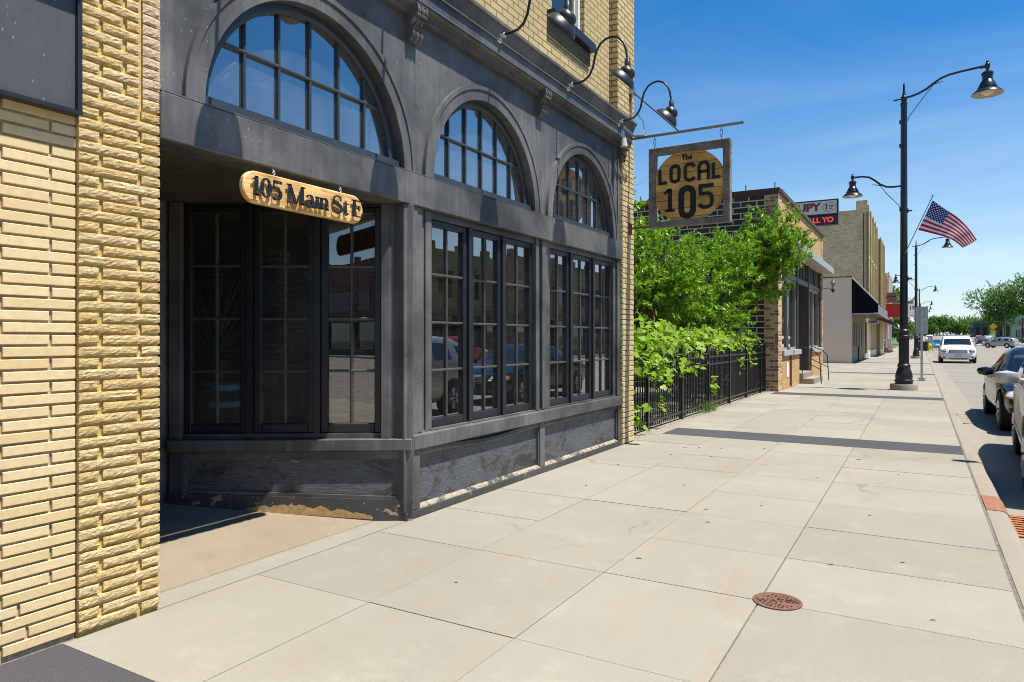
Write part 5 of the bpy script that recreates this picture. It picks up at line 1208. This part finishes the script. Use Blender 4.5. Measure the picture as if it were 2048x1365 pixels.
def flag(loc,label):
    """built in the plane of the street cross section; hoist leans, fly hangs out over the kerb"""
    t=thing('flag',label,'flag',loc,'flags on lamp posts');L=Vector(loc)
    A=Vector((.640,0,1.375));B=Vector((.30,0,.60));C=Vector((1.30,0,.05));D=Vector((1.64,0,.27))
    nu,nv=36,16;V=[];Fc=[];UV=[]
    for j in range(nv+1):
        for i in range(nu+1):
            u,v=i/nu,j/nv;p=(B*(1-v)+A*v)*(1-u)+(C*(1-v)+D*v)*u
            wv=math.sin(u*7.5+v*1.6)*.085*u**.6+math.sin(u*15-v*2)*.02*u
            p=p+Vector((.02*math.sin(u*8+2*v)*u,wv-.10*u,.09*math.sin(u*3.1)*(1-.25*v)-.05*math.sin(u*6.3+v)*u));V.append(tuple(p+L));UV.append((u,v))
    for j in range(nv):
        for i in range(nu): Fc.append((j*(nu+1)+i,j*(nu+1)+i+1,(j+1)*(nu+1)+i+1,(j+1)*(nu+1)+i))
    me=bpy.data.meshes.new('cloth');me.from_pydata(V,[],Fc);uvl=me.uv_layers.new(name='UVMap')
    for pl in me.polygons:
        pl.use_smooth=True
        for li in pl.loop_indices: uvl.data[li].uv=UV[me.loops[li].vertex_index]
    me.materials.append(M_flag);link('cloth',me,t)
    b=MB();b.tube([L+Vector((0,0,0)),L+Vector((.635,0,1.47))],.012,8);b.lathe([(0,-.01),(.025,0),(.025,.03),(0,.04)],L+Vector((.64,0,1.48)),8,cap=False);b.build('staff',M_alu,t,smooth=True)
    return t
fl=flag((-.37,22.0-.10,3.74),'large stars and stripes flag streaming from the nearest street lamp')
f2=dup(fl,(-.2,110.9,gz(111)+4.6),R(66),'limp narrow stars and stripes flag on the third street lamp',2.5)
for i,(x,y,z,a,s,l) in enumerate([(16.9,222,3.9,2.4,1.5,'pale flag on the opposite lamp beside the yellow sign'),(16.9,203,4.0,.6,1.6,'pale flag beside the brown board at the right edge'),(16.9,262,4.4,2.6,1.6,'small flag near the pale gabled building'),(16.9,285,4.6,2.2,1.6,'small flag before the round trees'),(16.9,300,4.8,.5,1.6,'farthest small flag at the left end of the opposite row')]): dup(fl,(x,y,gz(y)+z),a,l,s)
# ================================================================ sign post, bins
t=thing('sign_post','grey steel post with two sign plates seen from the back beside the lamp','sign post',(.02,27,0))
b=MB();b.box(-.035+.02,.035+.02,26.965,27.035,.0,2.42);b.build('post',M_alu,t);b=MB();b.box(-.13+.02,.13+.02,26.9,27.1,.0,.015);b.box(-.08+.02,.08+.02,26.94,27.06,.015,.10);b.tube([(-.09,27,.085),(.13,27,.085)],.02,6);b.build('base_plate',M_alu,t)
M_plate=simple('sign_back_aluminium',(.42,.43,.43),.5,metal=.5)
b=MB();b.box(-.16,.20,27.04,27.05,2.03,2.47);b.build('sign_plate',M_plate,t);b=MB();b.box(-.16,.20,27.04,27.05,1.55,2.02);b.build('sign_plate',M_plate,t);b=MB();b.box(-.005,.045,26.955,26.964,1.5,2.45);b.build('channel',M_alu,t)
t=thing('litter_bin','square black litter bin at the kerb beyond the second lamp','litter bin',(.1,92,0));b=MB();b.box(-.45,.65,91.5,92.5,.05,1.05,0,.04);b.build('body',M_black,t);b=MB();b.box(-.5,.7,91.45,92.55,1.05,1.15,0,.04);b.build('lid',simple('grey_lid',(.2,.2,.2),.5),t)
t=thing('hydrant','yellow green hydrant post at the kerb beside the black bin','hydrant',(.9,91,0));b=MB();b.lathe([(.22,0),(.22,.1),(.16,.14),(.16,.6),(.2,.65),(.12,.85),(0,.9)],(.85,91,0),14,cap=False);b.build('body',simple('hydrant_yellow',(.50,.55,.03),.5),t,smooth=True)
t=thing('utility_cabinet','pale grey utility cabinet at the kerb behind the hydrant','cabinet',(1.0,93,0));b=MB();b.box(.65,1.2,92.6,93.2,0,1.55,0,.03);b.build('body',simple('pale_grey_cabinet',(.55,.56,.52),.6),t);b=MB();b.box(.62,1.23,92.57,93.23,1.55,1.62,0,.02);b.build('lid',M_alu,t)
# ================================================================ cars
def carpaint(name,col,metal=.2,rough=.3): return simple(name,col,rough,metal,coat=.45,spec=.5)
M_tyre=simple('tyre_rubber',(.012,.012,.012),.8,bump=.2,noise=.1);M_rim=simple('alloy_rim',(.45,.45,.46),.3,metal=.9);M_trimk=simple('black_trim',(.012,.012,.013),.5)
M_lens=simple('headlamp_lens',(.62,.63,.64),.08,spec=1.0);M_amber=simple('amber_lens',(.75,.22,.03),.15);M_tail=simple('red_tail_lens',(.40,.01,.01),.15);M_chrome=simple('chrome',(.75,.75,.76),.12,metal=1);M_num=simple('number_plate',(.45,.55,.70),.5);M_seat=simple('car_interior',(.09,.095,.09),.9)
M_vanlens=simple('smoked_headlamp',(.16,.16,.17),.08,spec=1.0)
def make_car(name,label,cat,loc,rz,paint,kind='sedan',L=4.8,W=1.85,detail=True,group=None):
    t=thing(name,label,cat,loc,group);t.rotation_euler=(0,0,rz)
    hw=W/2;x0=L/2
    # stations: x (front +), bottom z, shoulder z, half width, top z, top half width, cabin flag
    if kind=='sedan':
        St=[(x0,.30,.52,.62,.56,.55,0),(x0-.08,.24,.60,.80,.64,.66,0),(x0-.45,.20,.70,.95,.77,.74,0),(x0-1.30,.19,.86,1.0,.92,.78,0),(x0-1.42,.19,.875,1.0,.95,.80,1),(x0-2.02,.19,.90,1.0,1.33,.66,1),(x0-2.30,.19,.905,1.0,1.40,.64,1),(x0-2.36,.19,.905,1.0,1.41,.64,2),(x0-3.05,.19,.92,1.0,1.40,.64,2),(x0-3.10,.19,.92,1.0,1.40,.64,1),(x0-3.45,.19,.93,1.0,1.33,.63,1),(x0-4.02,.20,.945,.99,1.02,.70,1),(x0-4.12,.22,.945,.98,1.0,.72,0),(x0-4.65,.26,.93,.90,.97,.70,0),(-x0+.05,.32,.80,.82,.86,.64,0),(-x0,.36,.72,.74,.76,.58,0)]
        k=L/4.8
    elif kind=='van':
        St=[(x0,.32,.60,.66,.66,.55,0),(x0-.08,.25,.74,.84,.80,.66,0),(x0-.40,.22,.86,.96,.94,.76,0),(x0-1.0,.22,.98,1.0,1.06,.82,0),(x0-1.08,.22,1.0,1.0,1.08,.84,1),(x0-1.85,.22,1.02,1.0,1.64,.74,1),(x0-2.15,.22,1.02,1.0,1.73,.72,1),(x0-2.22,.22,1.02,1.0,1.74,.72,2),(x0-3.3,.22,1.02,1.0,1.76,.72,2),(x0-3.38,.22,1.02,1.0,1.76,.72,1),(x0-4.6,.24,1.02,1.0,1.72,.72,1),(x0-4.68,.25,1.02,.99,1.71,.72,1),(-x0+.08,.30,1.0,.95,1.62,.70,1),(-x0+.02,.34,.98,.92,1.05,.78,0),(-x0,.38,.85,.86,.9,.7,0)]
    elif kind=='suv':
        St=[(x0,.36,.68,.68,.72,.55,0),(x0-.08,.30,.80,.86,.86,.68,0),(x0-.40,.27,.92,.97,1.0,.78,0),(x0-1.15,.26,1.02,1.0,1.10,.82,0),(x0-1.24,.26,1.03,1.0,1.12,.84,1),(x0-1.85,.26,1.05,1.0,1.56,.70,1),(x0-2.15,.26,1.05,1.0,1.64,.68,1),(x0-2.22,.26,1.05,1.0,1.65,.68,2),(x0-2.95,.26,1.06,1.0,1.66,.68,2),(x0-3.02,.26,1.06,1.0,1.66,.68,1),(x0-3.95,.27,1.08,1.0,1.60,.67,1),(x0-4.02,.28,1.08,.99,1.59,.67,1),(-x0+.14,.34,1.05,.95,1.50,.64,1),(-x0+.03,.38,1.0,.92,1.05,.78,0),(-x0,.42,.86,.86,.9,.7,0)]
    else: # pickup
        St=[(x0,.45,.80,.80,.86,.66,0),(x0-.08,.38,.95,.95,1.02,.78,0),(x0-.5,.34,1.02,1.0,1.10,.84,0),(x0-1.3,.34,1.06,1.0,1.14,.86,0),(x0-1.38,.34,1.07,1.0,1.16,.86,1),(x0-1.9,.34,1.08,1.0,1.68,.74,1),(x0-2.2,.34,1.08,1.0,1.78,.72,1),(x0-2.26,.34,1.08,1.0,1.79,.72,2),(x0-2.95,.34,1.08,1.0,1.79,.72,2),(x0-3.02,.34,1.08,1.0,1.78,.72,1),(x0-3.40,.34,1.08,1.0,1.70,.72,1),(x0-3.52,.34,1.06,1.0,1.10,.92,0),(-x0+.1,.40,1.06,1.0,1.10,.92,0),(-x0,.45,1.0,.98,1.05,.9,0)]
    M_=[paint,M_carglass,M_trimk,paint]
    b=MB();rings=[]
    for (x,zb,zs,w,zt,wt,c) in St:
        w*=hw;wt*=hw
        if c: half=[(0,zb),(w*.80,zb),(w*.97,zb+.10),(w*1.0,zb+.30),(w*.985,zs-.08),(w*.95,zs),(wt+.055,zt-.10),(wt-.01,zt-.025),(wt*.6,zt-.004),(0,zt)]
        else: half=[(0,zb),(w*.80,zb),(w*.97,zb+.10),(w*1.0,(zb+zs)*.5),(w*.985,zs-.08),(w*.94,zs-.01),(wt+.06,zs+(zt-zs)*.55),(wt,zt-.022),(wt*.6,zt-.004),(0,zt)]
        ring=[b.av((x,-y,z)) for y,z in half]+[b.av((x,y,z)) for y,z in half[-2:0:-1]]
        rings.append(ring)
    nr=len(rings[0])
    for i in range(len(rings)-1):
        ca,cb=St[i][6],St[i+1][6]
        for j in range(nr):
            jj=j if j<9 else nr-1-j
            mi=0
            if ca and cb:
                if jj==5: mi=2 if (abs(St[i][0]-St[i+1][0])<.10) else 1
                if jj in (7,8):
                    if abs(St[i][4]-St[i+1][4])>.24: mi=1
            b.idx((rings[i][j],rings[i][(j+1)%nr],rings[i+1][(j+1)%nr],rings[i+1][j]),mi)
    b.idx(rings[0]);b.idx(rings[-1][::-1])
    body=b.build('tmp',M_,None,smooth=True,autosm=False)
    md=body.modifiers.new('s','SUBSURF');md.levels=2 if detail else 1;md.render_levels=md.levels
    # wheels and arches
    wr={'sedan':.325,'van':.335,'suv':.36,'pickup':.39}[kind];wx=(x0-.92,-x0+{'sedan':1.02,'van':1.05,'suv':.98,'pickup':1.15}[kind])
    cb=MB()
    for xx in wx:
        cb.lathe([(wr+.055,-hw-.3),(wr+.055,-hw+.30)],(xx,0,wr),28,M=Matrix.Rotation(R(90),3,'X'))
        cb.lathe([(wr+.055,hw-.30),(wr+.055,hw+.30)],(xx,0,wr),28,M=Matrix.Rotation(R(90),3,'X'))
    cut=cb.build('cut',M_trimk)
    bo=body.modifiers.new('b','BOOLEAN');bo.object=cut;bo.operation='DIFFERENCE';bo.solver='EXACT'
    dg=bpy.context.evaluated_depsgraph_get();dg.update()
    me=bpy.data.meshes.new_from_object(body.evaluated_get(dg));bpy.data.objects.remove(body);bpy.data.objects.remove(cut)
    mats=list(me.materials)
    def part(nm,keep,mat,invert=False):
        bm=bmesh.new();bm.from_mesh(me)
        dl=[f for f in bm.faces if (f.material_index in keep)==invert]
        bmesh.ops.delete(bm,geom=dl,context='FACES');m2=bpy.data.meshes.new(nm);bm.to_mesh(m2);bm.free();m2.materials.clear()
        if isinstance(mat,list):
            for q in mat:m2.materials.append(q)
        else:
            m2.materials.append(mat);m2.polygons.foreach_set('material_index',[0]*len(m2.polygons))
        o=bpy.data.objects.new(nm,m2);COL.objects.link(o);o.parent=t;return o
    bd=part('body',{1},[paint,M_carglass,M_trimk,M_trimk] if len(mats)<5 else [paint,M_carglass,M_trimk,paint,M_trimk],True);part('window_glass',{1},M_carglass)
    P=lambda bb,nm,m,sm=False:setp2(bb.build(nm,m,None,smooth=sm),t)
    def setp2(o,p): o.parent=p;return o
    # cabin floor so that one does not look straight through
    b=MB();b.box(-x0+.9,x0-1.5,-hw*.8,hw*.8,.35,.62);
    for sx in (x0-2.35,x0-3.25):
        for sy in (-.36,.36):
            b.box(sx-.10,sx+.06,sy-.24,sy+.24,.62,1.02 if kind=='sedan' else 1.2,0,.05);b.box(sx-.07,sx+.03,sy-.12,sy+.12,1.02 if kind=='sedan' else 1.2,1.18 if kind=='sedan' else 1.4,0,.04)
    b.box(x0-1.75,x0-1.45,-hw*.78,hw*.78,.62,.88 if kind=='sedan' else 1.0,0,.04);P(b,'interior',M_seat)
    for xx in wx:
        for sy in (-1,1):
            b=MB();yy=sy*(hw-.115);MXr=Matrix.Rotation(R(90)*sy,3,'X')
            b.lathe([(wr*.62,.10),(wr*.9,.105),(wr,.085),(wr,-.085),(wr*.9,-.105),(wr*.62,-.10)],(xx,yy,wr),28,M=MXr@Matrix.Diagonal((1,1,-1)),cap=False);wh=P(b,'tyre',M_tyre,True)
            b=MB();b.lathe([(wr*.63,.10),(wr*.60,.085),(wr*.55,.06),(.07,.055),(.05,.075),(0,.075)],(xx,yy,wr),28,M=MXr@Matrix.Diagonal((1,1,-1)),cap=False)
            if detail:
                for q in range(5):
                    a=q*2*math.pi/5;c_,s_=math.cos(a),math.sin(a);pts=[]
                    b.tube([(xx+.06*c_,yy+sy*.085,wr+.06*s_),(xx+wr*.6*c_,yy+sy*.092,wr+wr*.6*s_)],[.04,.03],6)
            r_=b.build('rim',M_rim,None,smooth=True);r_.parent=wh
    zl={'sedan':.62,'van':.78,'suv':.85,'pickup':.92}[kind]
    for sy in (-1,1):
        b=MB();MXh=Matrix.Rotation(R(0),3,'X')
        b.lathe([(0,-.08),(.5,-.06),(.85,-.03),(1,0),(.85,.05),(.5,.09),(0,.11)],(x0-.30,sy*hw*.70,zl),18,M=Matrix.Diagonal((.27,.22,1.05 if kind!='sedan' else .95)),cap=False);P(b,'headlight',M_lens if kind!='van' else M_vanlens,True)
        if detail:
            b=MB();b.lathe([(0,-.05),(.8,-.03),(1,0),(.8,.04),(0,.06)],(x0-.42,sy*hw*.80,zl+.01),14,M=Matrix.Diagonal((.17,.12,1.2)),cap=False);P(b,'indicator',M_amber,True)
            b=MB();b.lathe([(0,-.1),(.8,-.07),(1,0),(.85,.06),(0,.09)],(x0-1.75,sy*(hw+.11),(.97 if kind=='sedan' else 1.12)),16,M=Matrix.Diagonal((.09,.135,.85)),cap=False);b.tube([(x0-1.72,sy*(hw-.08),(.93 if kind=='sedan' else 1.08)),(x0-1.74,sy*(hw+.03),(.95 if kind=='sedan' else 1.09))],.03,6);P(b,'wing_mirror',paint,True)
            for dx in (x0-2.75,x0-3.55):
                b=MB();b.box(dx-.09,dx+.09,sy*(hw-.015)-.012,sy*(hw-.015)+.028*sy,zl+.19 if kind=='sedan' else zl+.10,zl+.215 if kind=='sedan' else zl+.13,0,.008);P(b,'door_handle',paint)
            b=MB();b.box(wx[1]+wr+.1,wx[0]-wr-.1,sy*(hw-.01)-.004,sy*(hw-.01)+.006,.42,.47,0,.004);P(b,'side_strip',paint)
        b=MB();b.box(-x0+.0,-x0+.25,sy*hw*.72-.14,sy*hw*.72+.14,zl+.02,zl+.2 if kind!='van' else zl+.5,0,.04);P(b,'tail_light',M_tail)
    b=MB()
    gw=.42 if kind!='van' else .47
    for i in range(5): z=zl-.10+i*.034;b.box(x0-.12,x0+.012,-gw+.012*(4-i),gw-.012*(4-i),z,z+.016,0,.005)
    P(b,'grille_bar',M_chrome);b=MB();b.box(x0-.3,x0-.002,-gw-.02,gw+.02,zl-.12,zl+.09,0,.03);b.box(x0-.3,x0-.015,-.5,.5,.30,.37,0,.02)
    for sy in (-1,1): b.box(x0-.3,x0-.05,sy*.70-.13,sy*.70+.13,.34,.43,0,.02)
    P(b,'grille',M_trimk);b=MB();b.box(x0-.02,x0+.018,-.16,.16,.42,.57);P(b,'number_plate',M_num)
    b=MB();b.box(-x0-.015,-x0+.03,-.16,.16,.62,.77);P(b,'number_plate',M_num)
    return t
FA=-math.pi/2   # facing the camera
PB=carpaint('black_car_paint',(.010,.011,.016),.3,.25);PW=carpaint('silver_white_car_paint',(.50,.49,.46),.25,.35);PWV=carpaint('white_car_paint',(.74,.73,.70),.0,.35)
PS=carpaint('silver_car_paint',(.38,.37,.36),.5,.35);PG=carpaint('dark_grey_paint',(.05,.053,.057),.3,.3);PR=carpaint('red_car_paint',(.42,.02,.015),.1,.3);PBL=carpaint('blue_car_paint',(.02,.06,.20),.2,.3);PT=carpaint('teal_car_paint',(.01,.14,.30),.2,.3);PM=carpaint('maroon_car_paint',(.10,.012,.02),.3,.3)
make_car('black_sedan','glossy black sedan parked at the kerb behind the silver white car','car',(2.05,16.05,-.15),FA,PB,'sedan',5.0,1.86)
make_car('parked_suv','silver white car parked nearest at the right edge with its mirror showing','car',(1.915,10.12,-.15),FA-R(3.7),PW,'suv',4.75,1.88)
make_car('white_minivan','white minivan with chrome grille facing us in the roadway past the lamp','minivan',(2.02,54.6,-.15),FA,PWV,'van',5.1,2.0)
make_car('teal_car','teal blue car just showing behind the white minivan','car',(1.75,118,gz(118)-.15),FA,PT,'sedan',4.6,1.8,False)
make_car('silver_suv','silver crossover turning across the junction at right','car',(10.7,133,gz(133)-.15),R(150),PS,'suv',4.6,1.85,False)
make_car('grey_pickup','dark grey pickup seen from behind right of the white minivan','pickup truck',(10.4,166,gz(166)-.15),R(90),PG,'pickup',5.5,2.0,False)
make_car('white_suv','white van like vehicle seen from behind right of the grey pickup','car',(13.9,205,gz(205)-.15),R(90),PWV,'van',4.9,1.95,False)
make_car('red_suv','red vehicle far away above the grey pickup','car',(14.6,245,gz(245)-.15),R(90),PR,'suv',4.8,1.95,False)
make_car('white_pickup','white pickup far down our side of the street facing us','pickup truck',(2.0,222,gz(222)-.15),FA,PWV,'pickup',5.5,2.0,False)
make_car('blue_car','small blue car at the far end of our pavement','car',(-2.6,322,gz(322)-.15),FA,PBL,'sedan',4.6,1.8,False)
# cars that show in the panes as reflections
make_car('maroon_sedan','maroon sedan across the road seen mirrored in the shop panes','car',(15.4,22,-.15),R(90),PM,'sedan',4.8,1.85,False)
make_car('red_car','red car across the road seen mirrored in the shop panes','car',(15.4,32,-.15),R(90),PR,'suv',4.7,1.85,False)
make_car('silver_car','silver car behind the camera seen mirrored in the entrance panes','car',(12.5,-24,-.15),R(90),PS,'sedan',4.8,1.85,False)
# ================================================================ far trees
def far(name,label,x,y,h_,r,n,mat,seed,nb=6,leaf=.30,low=.25,group=None):
    g=random.Random(seed);z0=gz(min(y,420));bl=[]
    for i in range(nb):
        a=g.uniform(0,6.28);q=g.uniform(.1,.75);zz=z0+h_*g.uniform(low+.15,.82)
        k=math.sqrt(max(.1,1-((zz-z0)/h_-.55)**2*3));bl.append(((x+r*q*k*math.cos(a),y+r*q*k*math.sin(a),zz),(r*g.uniform(.32,.5),r*g.uniform(.32,.5),h_*g.uniform(.10,.17))))
    bl.append(((x,y,z0+h_*.86),(r*.35,r*.35,h_*.13)))
    return tree(name,label,'tree',(x,y,z0),bl,n,16,r*.22,(leaf,.55),mat,seed,1,h_*.022,group,.62,twigs=60)
far('street_tree','big leafy tree at the right edge beyond the opposite kerb',26.0,222,17.0,8.2,1500,M_leafC,51,13,.36)
far('street_tree','leafy tree left of the biggest one, its crown reaching over the far lamps',18.3,232,15.5,7.0,1150,M_leafC,52,12,.36)
far('street_tree','dark leafy tree low behind the yellow sign',24.0,290,12.0,6.0,600,M_leafC,53,9,.5)
far('street_tree','rounded green tree at the end of the road right of the white minivan',14.5,390,7.6,8,800,M_leafD,54,10,.6,.1)
far('street_tree','broad green tree at the end of the road above the minivan roof',7.5,385,8.6,8.0,900,M_leafC,55,10,.6,.1)
far('street_tree','low green tree at the left end of the far trees over the minivan',2.4,372,6.0,4.5,420,M_leafC,56,7,.6,.1)
far('street_tree','pale green tree far right of the round trees',22.5,400,7.5,8,600,M_leafD,57,9,.6,.1)
far('street_tree','tall bright tree rising behind the end of the shop row',-8.0,128,13.5,5.2,950,M_leafC,58,11,.34,.15)
far('street_tree','green tree behind the red sign between two lamp posts',-4.4,126,9.6,3.6,800,M_leafC,59,10,.3,.1)
far('street_tree','small green tree over the lawn right of the nearest lamp',-3.2,150,8.6,3.0,600,M_leafD,60,9,.3,.05)
for i in range(6): far('street_tree',['tree beyond the far trees at the horizon, left end','tree beyond the far trees at the horizon, above the white pickup','tree at the horizon behind the grey pickup','tree at the horizon behind the red vehicle','tree at the horizon behind the pale gabled building','tree at the horizon behind the tan building'][i],-22+i*13.5+(i%2)*3,440+8*(i%3),5+(i%2),9,300,M_leafD if i%2 else M_leafC,70+i,7,.8,.05)
b=MB();ys=[104,120,150,200,260,330,420];pv=None
for y in ys:
    q=[b.av((x,y,gz(y)+zz)) for x,zz in ((-60,.9),(-9,.7),(-3.42,.03))]
    if pv:
        for i in range(2): b.idx((pv[i],pv[i+1],q[i+1],q[i]))
    pv=q
struct(b.build('lawn',M_grass))
b=MB();b.face([(20.6,140,gz(140)),(140,140,gz(140)),(140,420,gz(420)),(20.6,420,gz(420))]);
b=MB();pv=None
for y in (138,160,200,260,330,420):
    q=[b.av((x,y,gz(y)+.01)) for x in (20.6,60,140)]
    if pv:
        for i in range(2): b.idx((pv[i],pv[i+1],q[i+1],q[i]))
    pv=q
struct(b.build('far_side_lawn',M_grass))
for k,(y0,y1) in enumerate(((128.2,129.0),(151,151.8))):
    b=MB();b.face([(5.5,y0,gz(y0)-.142),(15.5,y0,gz(y0)-.142),(15.5,y1,gz(y1)-.142),(5.5,y1,gz(y1)-.142)]);struct(b.build('road_marking',M_yellow))
b=MB()
for a in range(60,118,6): b.face([(8.5,a,gz(a)-.145),(8.62,a,gz(a)-.145),(8.62,a+3,gz(a+3)-.145),(8.5,a+3,gz(a+3)-.145)])
struct(b.build('road_marking',M_yellow))
b=MB()
for a in np.arange(-12,118,4.6): b.box(.9,16.2,a,a+.02,-.16+gz(a),-.148+gz(a))
for x in (3.35,8.3,13.0): b.box(x,x+.02,-12,70,-.16,-.1482)
struct(b.build('road_joint',M_joint))
# ================================================================ far right of the street
t=thing('warning_sign','yellow diamond warning sign with small yellow plate on a grey post at right','sign',(15.9,216,gz(216)))
z=gz(216);b=MB();b.tube([(15.9,216,z-.1),(15.9,216,z+4.6)],.06,6);b.build('post',M_alu,t);M_ysign=simple('yellow_sign',(.70,.45,.02),.5)
b=MB();b.extrude([(15.0,z+3.9),(15.9,z+3.0),(16.8,z+3.9),(15.9,z+4.8)],lambda p:(p[0],215.9,p[1]),lambda p:(p[0],215.94,p[1]));b.box(15.35,16.45,215.9,215.94,z+2.0,z+2.9);b.build('plate',M_ysign,t)
def shed(name,label,x0,x1,y0,y1,h_,mat,roofmat,gable=0,axis='y',win=2):
    z=gz(y0);t=thing(name,label,'building',((x0+x1)/2,(y0+y1)/2,z));b=MB();b.box(x0,x1,y0,y1,z-.5,z+h_);b.build('wall',mat,t);b=MB()
    if gable: b.extrude([(x0-.5,z+h_),(x1+.5,z+h_),((x0+x1)/2,z+h_+gable)],lambda p:(p[0],y0-.4,p[1]),lambda p:(p[0],y1+.4,p[1]))
    else: b.box(x0-.4,x1+.4,y0-.4,y1+.4,z+h_,z+h_+.6)
    b.build('roof',roofmat,t)
    for i in range(win):
        a=x0+(x1-x0)*(i+.25)/win;c=x0+(x1-x0)*(i+.75)/win;f=MB();f.box(a,c,y0-.06,y0-.01,z+.8,z+h_*.7);f.build('window',M_farglass,t)
    for i in range(win):
        a=y0+(y1-y0)*(i+.25)/win;c=y0+(y1-y0)*(i+.75)/win;f=MB();f.box(x0-.06,x0-.01,a,c,z+.8,z+h_*.7);f.build('window',M_farglass,t)
    return t
M_tan=simple('tan_render',(.40,.33,.22),.8,noise=.1,nscale=.5);M_shingle=simple('brown_shingle',(.16,.115,.08),.9,noise=.3,nscale=2);M_pale=simple('pale_siding',(.52,.54,.56),.7);M_drk=simple('dark_cladding',(.035,.04,.05),.3,noise=.2,nscale=.6)
shed('gabled_building','pale grey gabled building at the right behind the far lamps',24.0,31,292,310,8.6,M_pale,M_shingle,3.0)
shed('low_building','low tan building with brown roof behind the yellow sign',26.2,38,262,276,4.4,M_tan,M_shingle,1.2)
shed('garage','tan flat roofed building left of the yellow sign',22.0,26.0,285,291,6.5,M_tan,M_shingle,0)
shed('dark_building','dark glazed building at the right edge of the picture',22.5,32,172,190,5.0,M_drk,M_pale,0,win=3)
shed('dark_shed','dark low building left of the far lamps',17.8,23.0,330,350,5.5,simple('navy_wall',(.03,.04,.07),.6),M_shingle,0)
t=thing('board_sign','brown framed board sign on posts at the right edge','sign',(20.6,188,gz(188)));z=gz(188);b=MB();b.box(18.9,21.6,188,188.2,z+4.4,z+5.6);b.build('board',M_sbrown,t);b=MB();b.box(19,19.2,188,188.2,z-.1,z+4.4);b.box(21.3,21.5,188,188.2,z-.1,z+4.4);b.build('post',M_black,t)
b=MB()
for k in range(3): b.stroke([(19.4,z+5.3-k*.28),(21.1,z+5.3-k*.28)],.12,lambda u,v,d:(u,187.99-d,v),False,0,.02)
b.build('lettering',simple('pale_lettering',(.5,.45,.3),.6),t)
t=thing('info_kiosk','blue and white upright kiosk sign beside the brown board','kiosk',(20.4,192,gz(192)));z=gz(192);b=MB();b.box(19.2,21.6,191.8,192.4,z,z+3.5,0,.05);b.build('body',simple('kiosk_blue',(.05,.10,.16),.4),t);b=MB();b.box(19.9,21.2,191.77,191.8,z+1.2,z+2.9);b.build('panel',M_pale,t)
for i,(x,y,w) in enumerate([(19.5,176,1.6),(22.0,200,1.8),(21.0,208,1.3)]):
    far('shrub',['rounded yellow green shrub right of the silver crossover','shrub at the foot of the brown board','shrub beside the yellow sign post'][i],x,y,w*.9,w*.8,160,M_leafB if i==0 else M_leafD,90+i,4,.16,.0)
# ================================================================ opposite side of the street (mirrored in the panes)
def oppo(name,label,y0,y1,hgt,mat,piers,floors,step=None):
    t=thing(name,label,'building',(20.8,(y0+y1)/2,0));xf=20.65
    b=MB();b.box(xf+.3,34,y0,y1,-.1,hgt-.2);b.build('side_wall',mat,t)
    n=piers;w=(y1-y0)/n;holes=[(y0+w*(i+.25),y0+w*(i+.75),p,q) for (p,q) in floors for i in range(n)]+[(y0+.6,y1-.6,.4,3.0)]
    b=MB();wall_holes(b,xf,xf+.3,y0,y1,-.1,hgt,holes);b.box(xf,xf+.35,y0,y1,hgt,hgt+.1)
    for i in range(0,n+1): yy=min(max(y0+w*i,y0+.3),y1-.3);b.box(xf-.12,xf+.35,yy-.3,yy+.3,3.3,hgt+.55)
    b.build('front_wall',mat,t)
    for (p,q) in floors:
        for i in range(n): f=MB();f.box(xf+.2,xf+.25,y0+w*(i+.25),y0+w*(i+.75),p,q);f.build('window',M_farglass,t)
    f=MB();f.box(xf+.25,xf+.29,y0+.6,y1-.6,.4,3.0);f.build('shop_window',M_farglass,t)
    f=MB()
    for i in range(n+1): yy=y0+.6+(y1-y0-1.2)*i/n;f.box(xf-.02,xf+.29,yy-.12,yy+.12,0,3.0)
    f.box(xf-.03,xf+.29,y0+.6,y1-.6,-.05,.42);f.box(xf-.5,xf+.02,y0+.6,y1-.6,3.0,3.25);f.build('shopfront_post',M_brown,t)
    return t
M_buffo=brickmat('opposite_buff_brick',(.36,.27,.13),(.28,.21,.10),(.22,.18,.11),.22,.08,.009,.5,.4,(.18,.13,.07))
oppo('opposite_buff_building','two storey buff brick building across the road, seen mirrored in the street panes',30,47,7.3,M_buffo,5,[(4.2,6.0)])
oppo('opposite_brown_building','brown brick building across the road, seen mirrored beside the buff one',47.05,66,7.9,M_buffo,5,[(4.4,6.2)])
oppo('opposite_red_building','red brick building across the road, seen mirrored in the nearest panes',8,29.9,6.4,M_red,5,[(4.2,5.6)])
oppo('opposite_plain_building','plain brick building across the road behind the camera',-45.9,7.9,6.0,M_buffo,8,[(4.0,5.2)])
rb=oppo('opposite_radio_shop','red brick shop across the road behind the camera, mirrored in the entrance panes',-90,-46,8.6,M_red,6,[])
b=MB();b.box(20.58,20.64,-80,-50,4.1,5.9);b.build('fascia',M_brown,rb)
text_mesh('lettering','RadioShack',1.5,Matrix.Translation((20.56,-64,5.0))@Matrix(((0,0,-1,0),(-1,0,0,0),(0,1,0,0),(0,0,0,1))),M_white,rb,.03,bold=.03)
far('street_tree','tree beyond the opposite buildings, seen mirrored in the end panes',24,78,9.5,4,450,M_leafC,97,8,.34,.1)
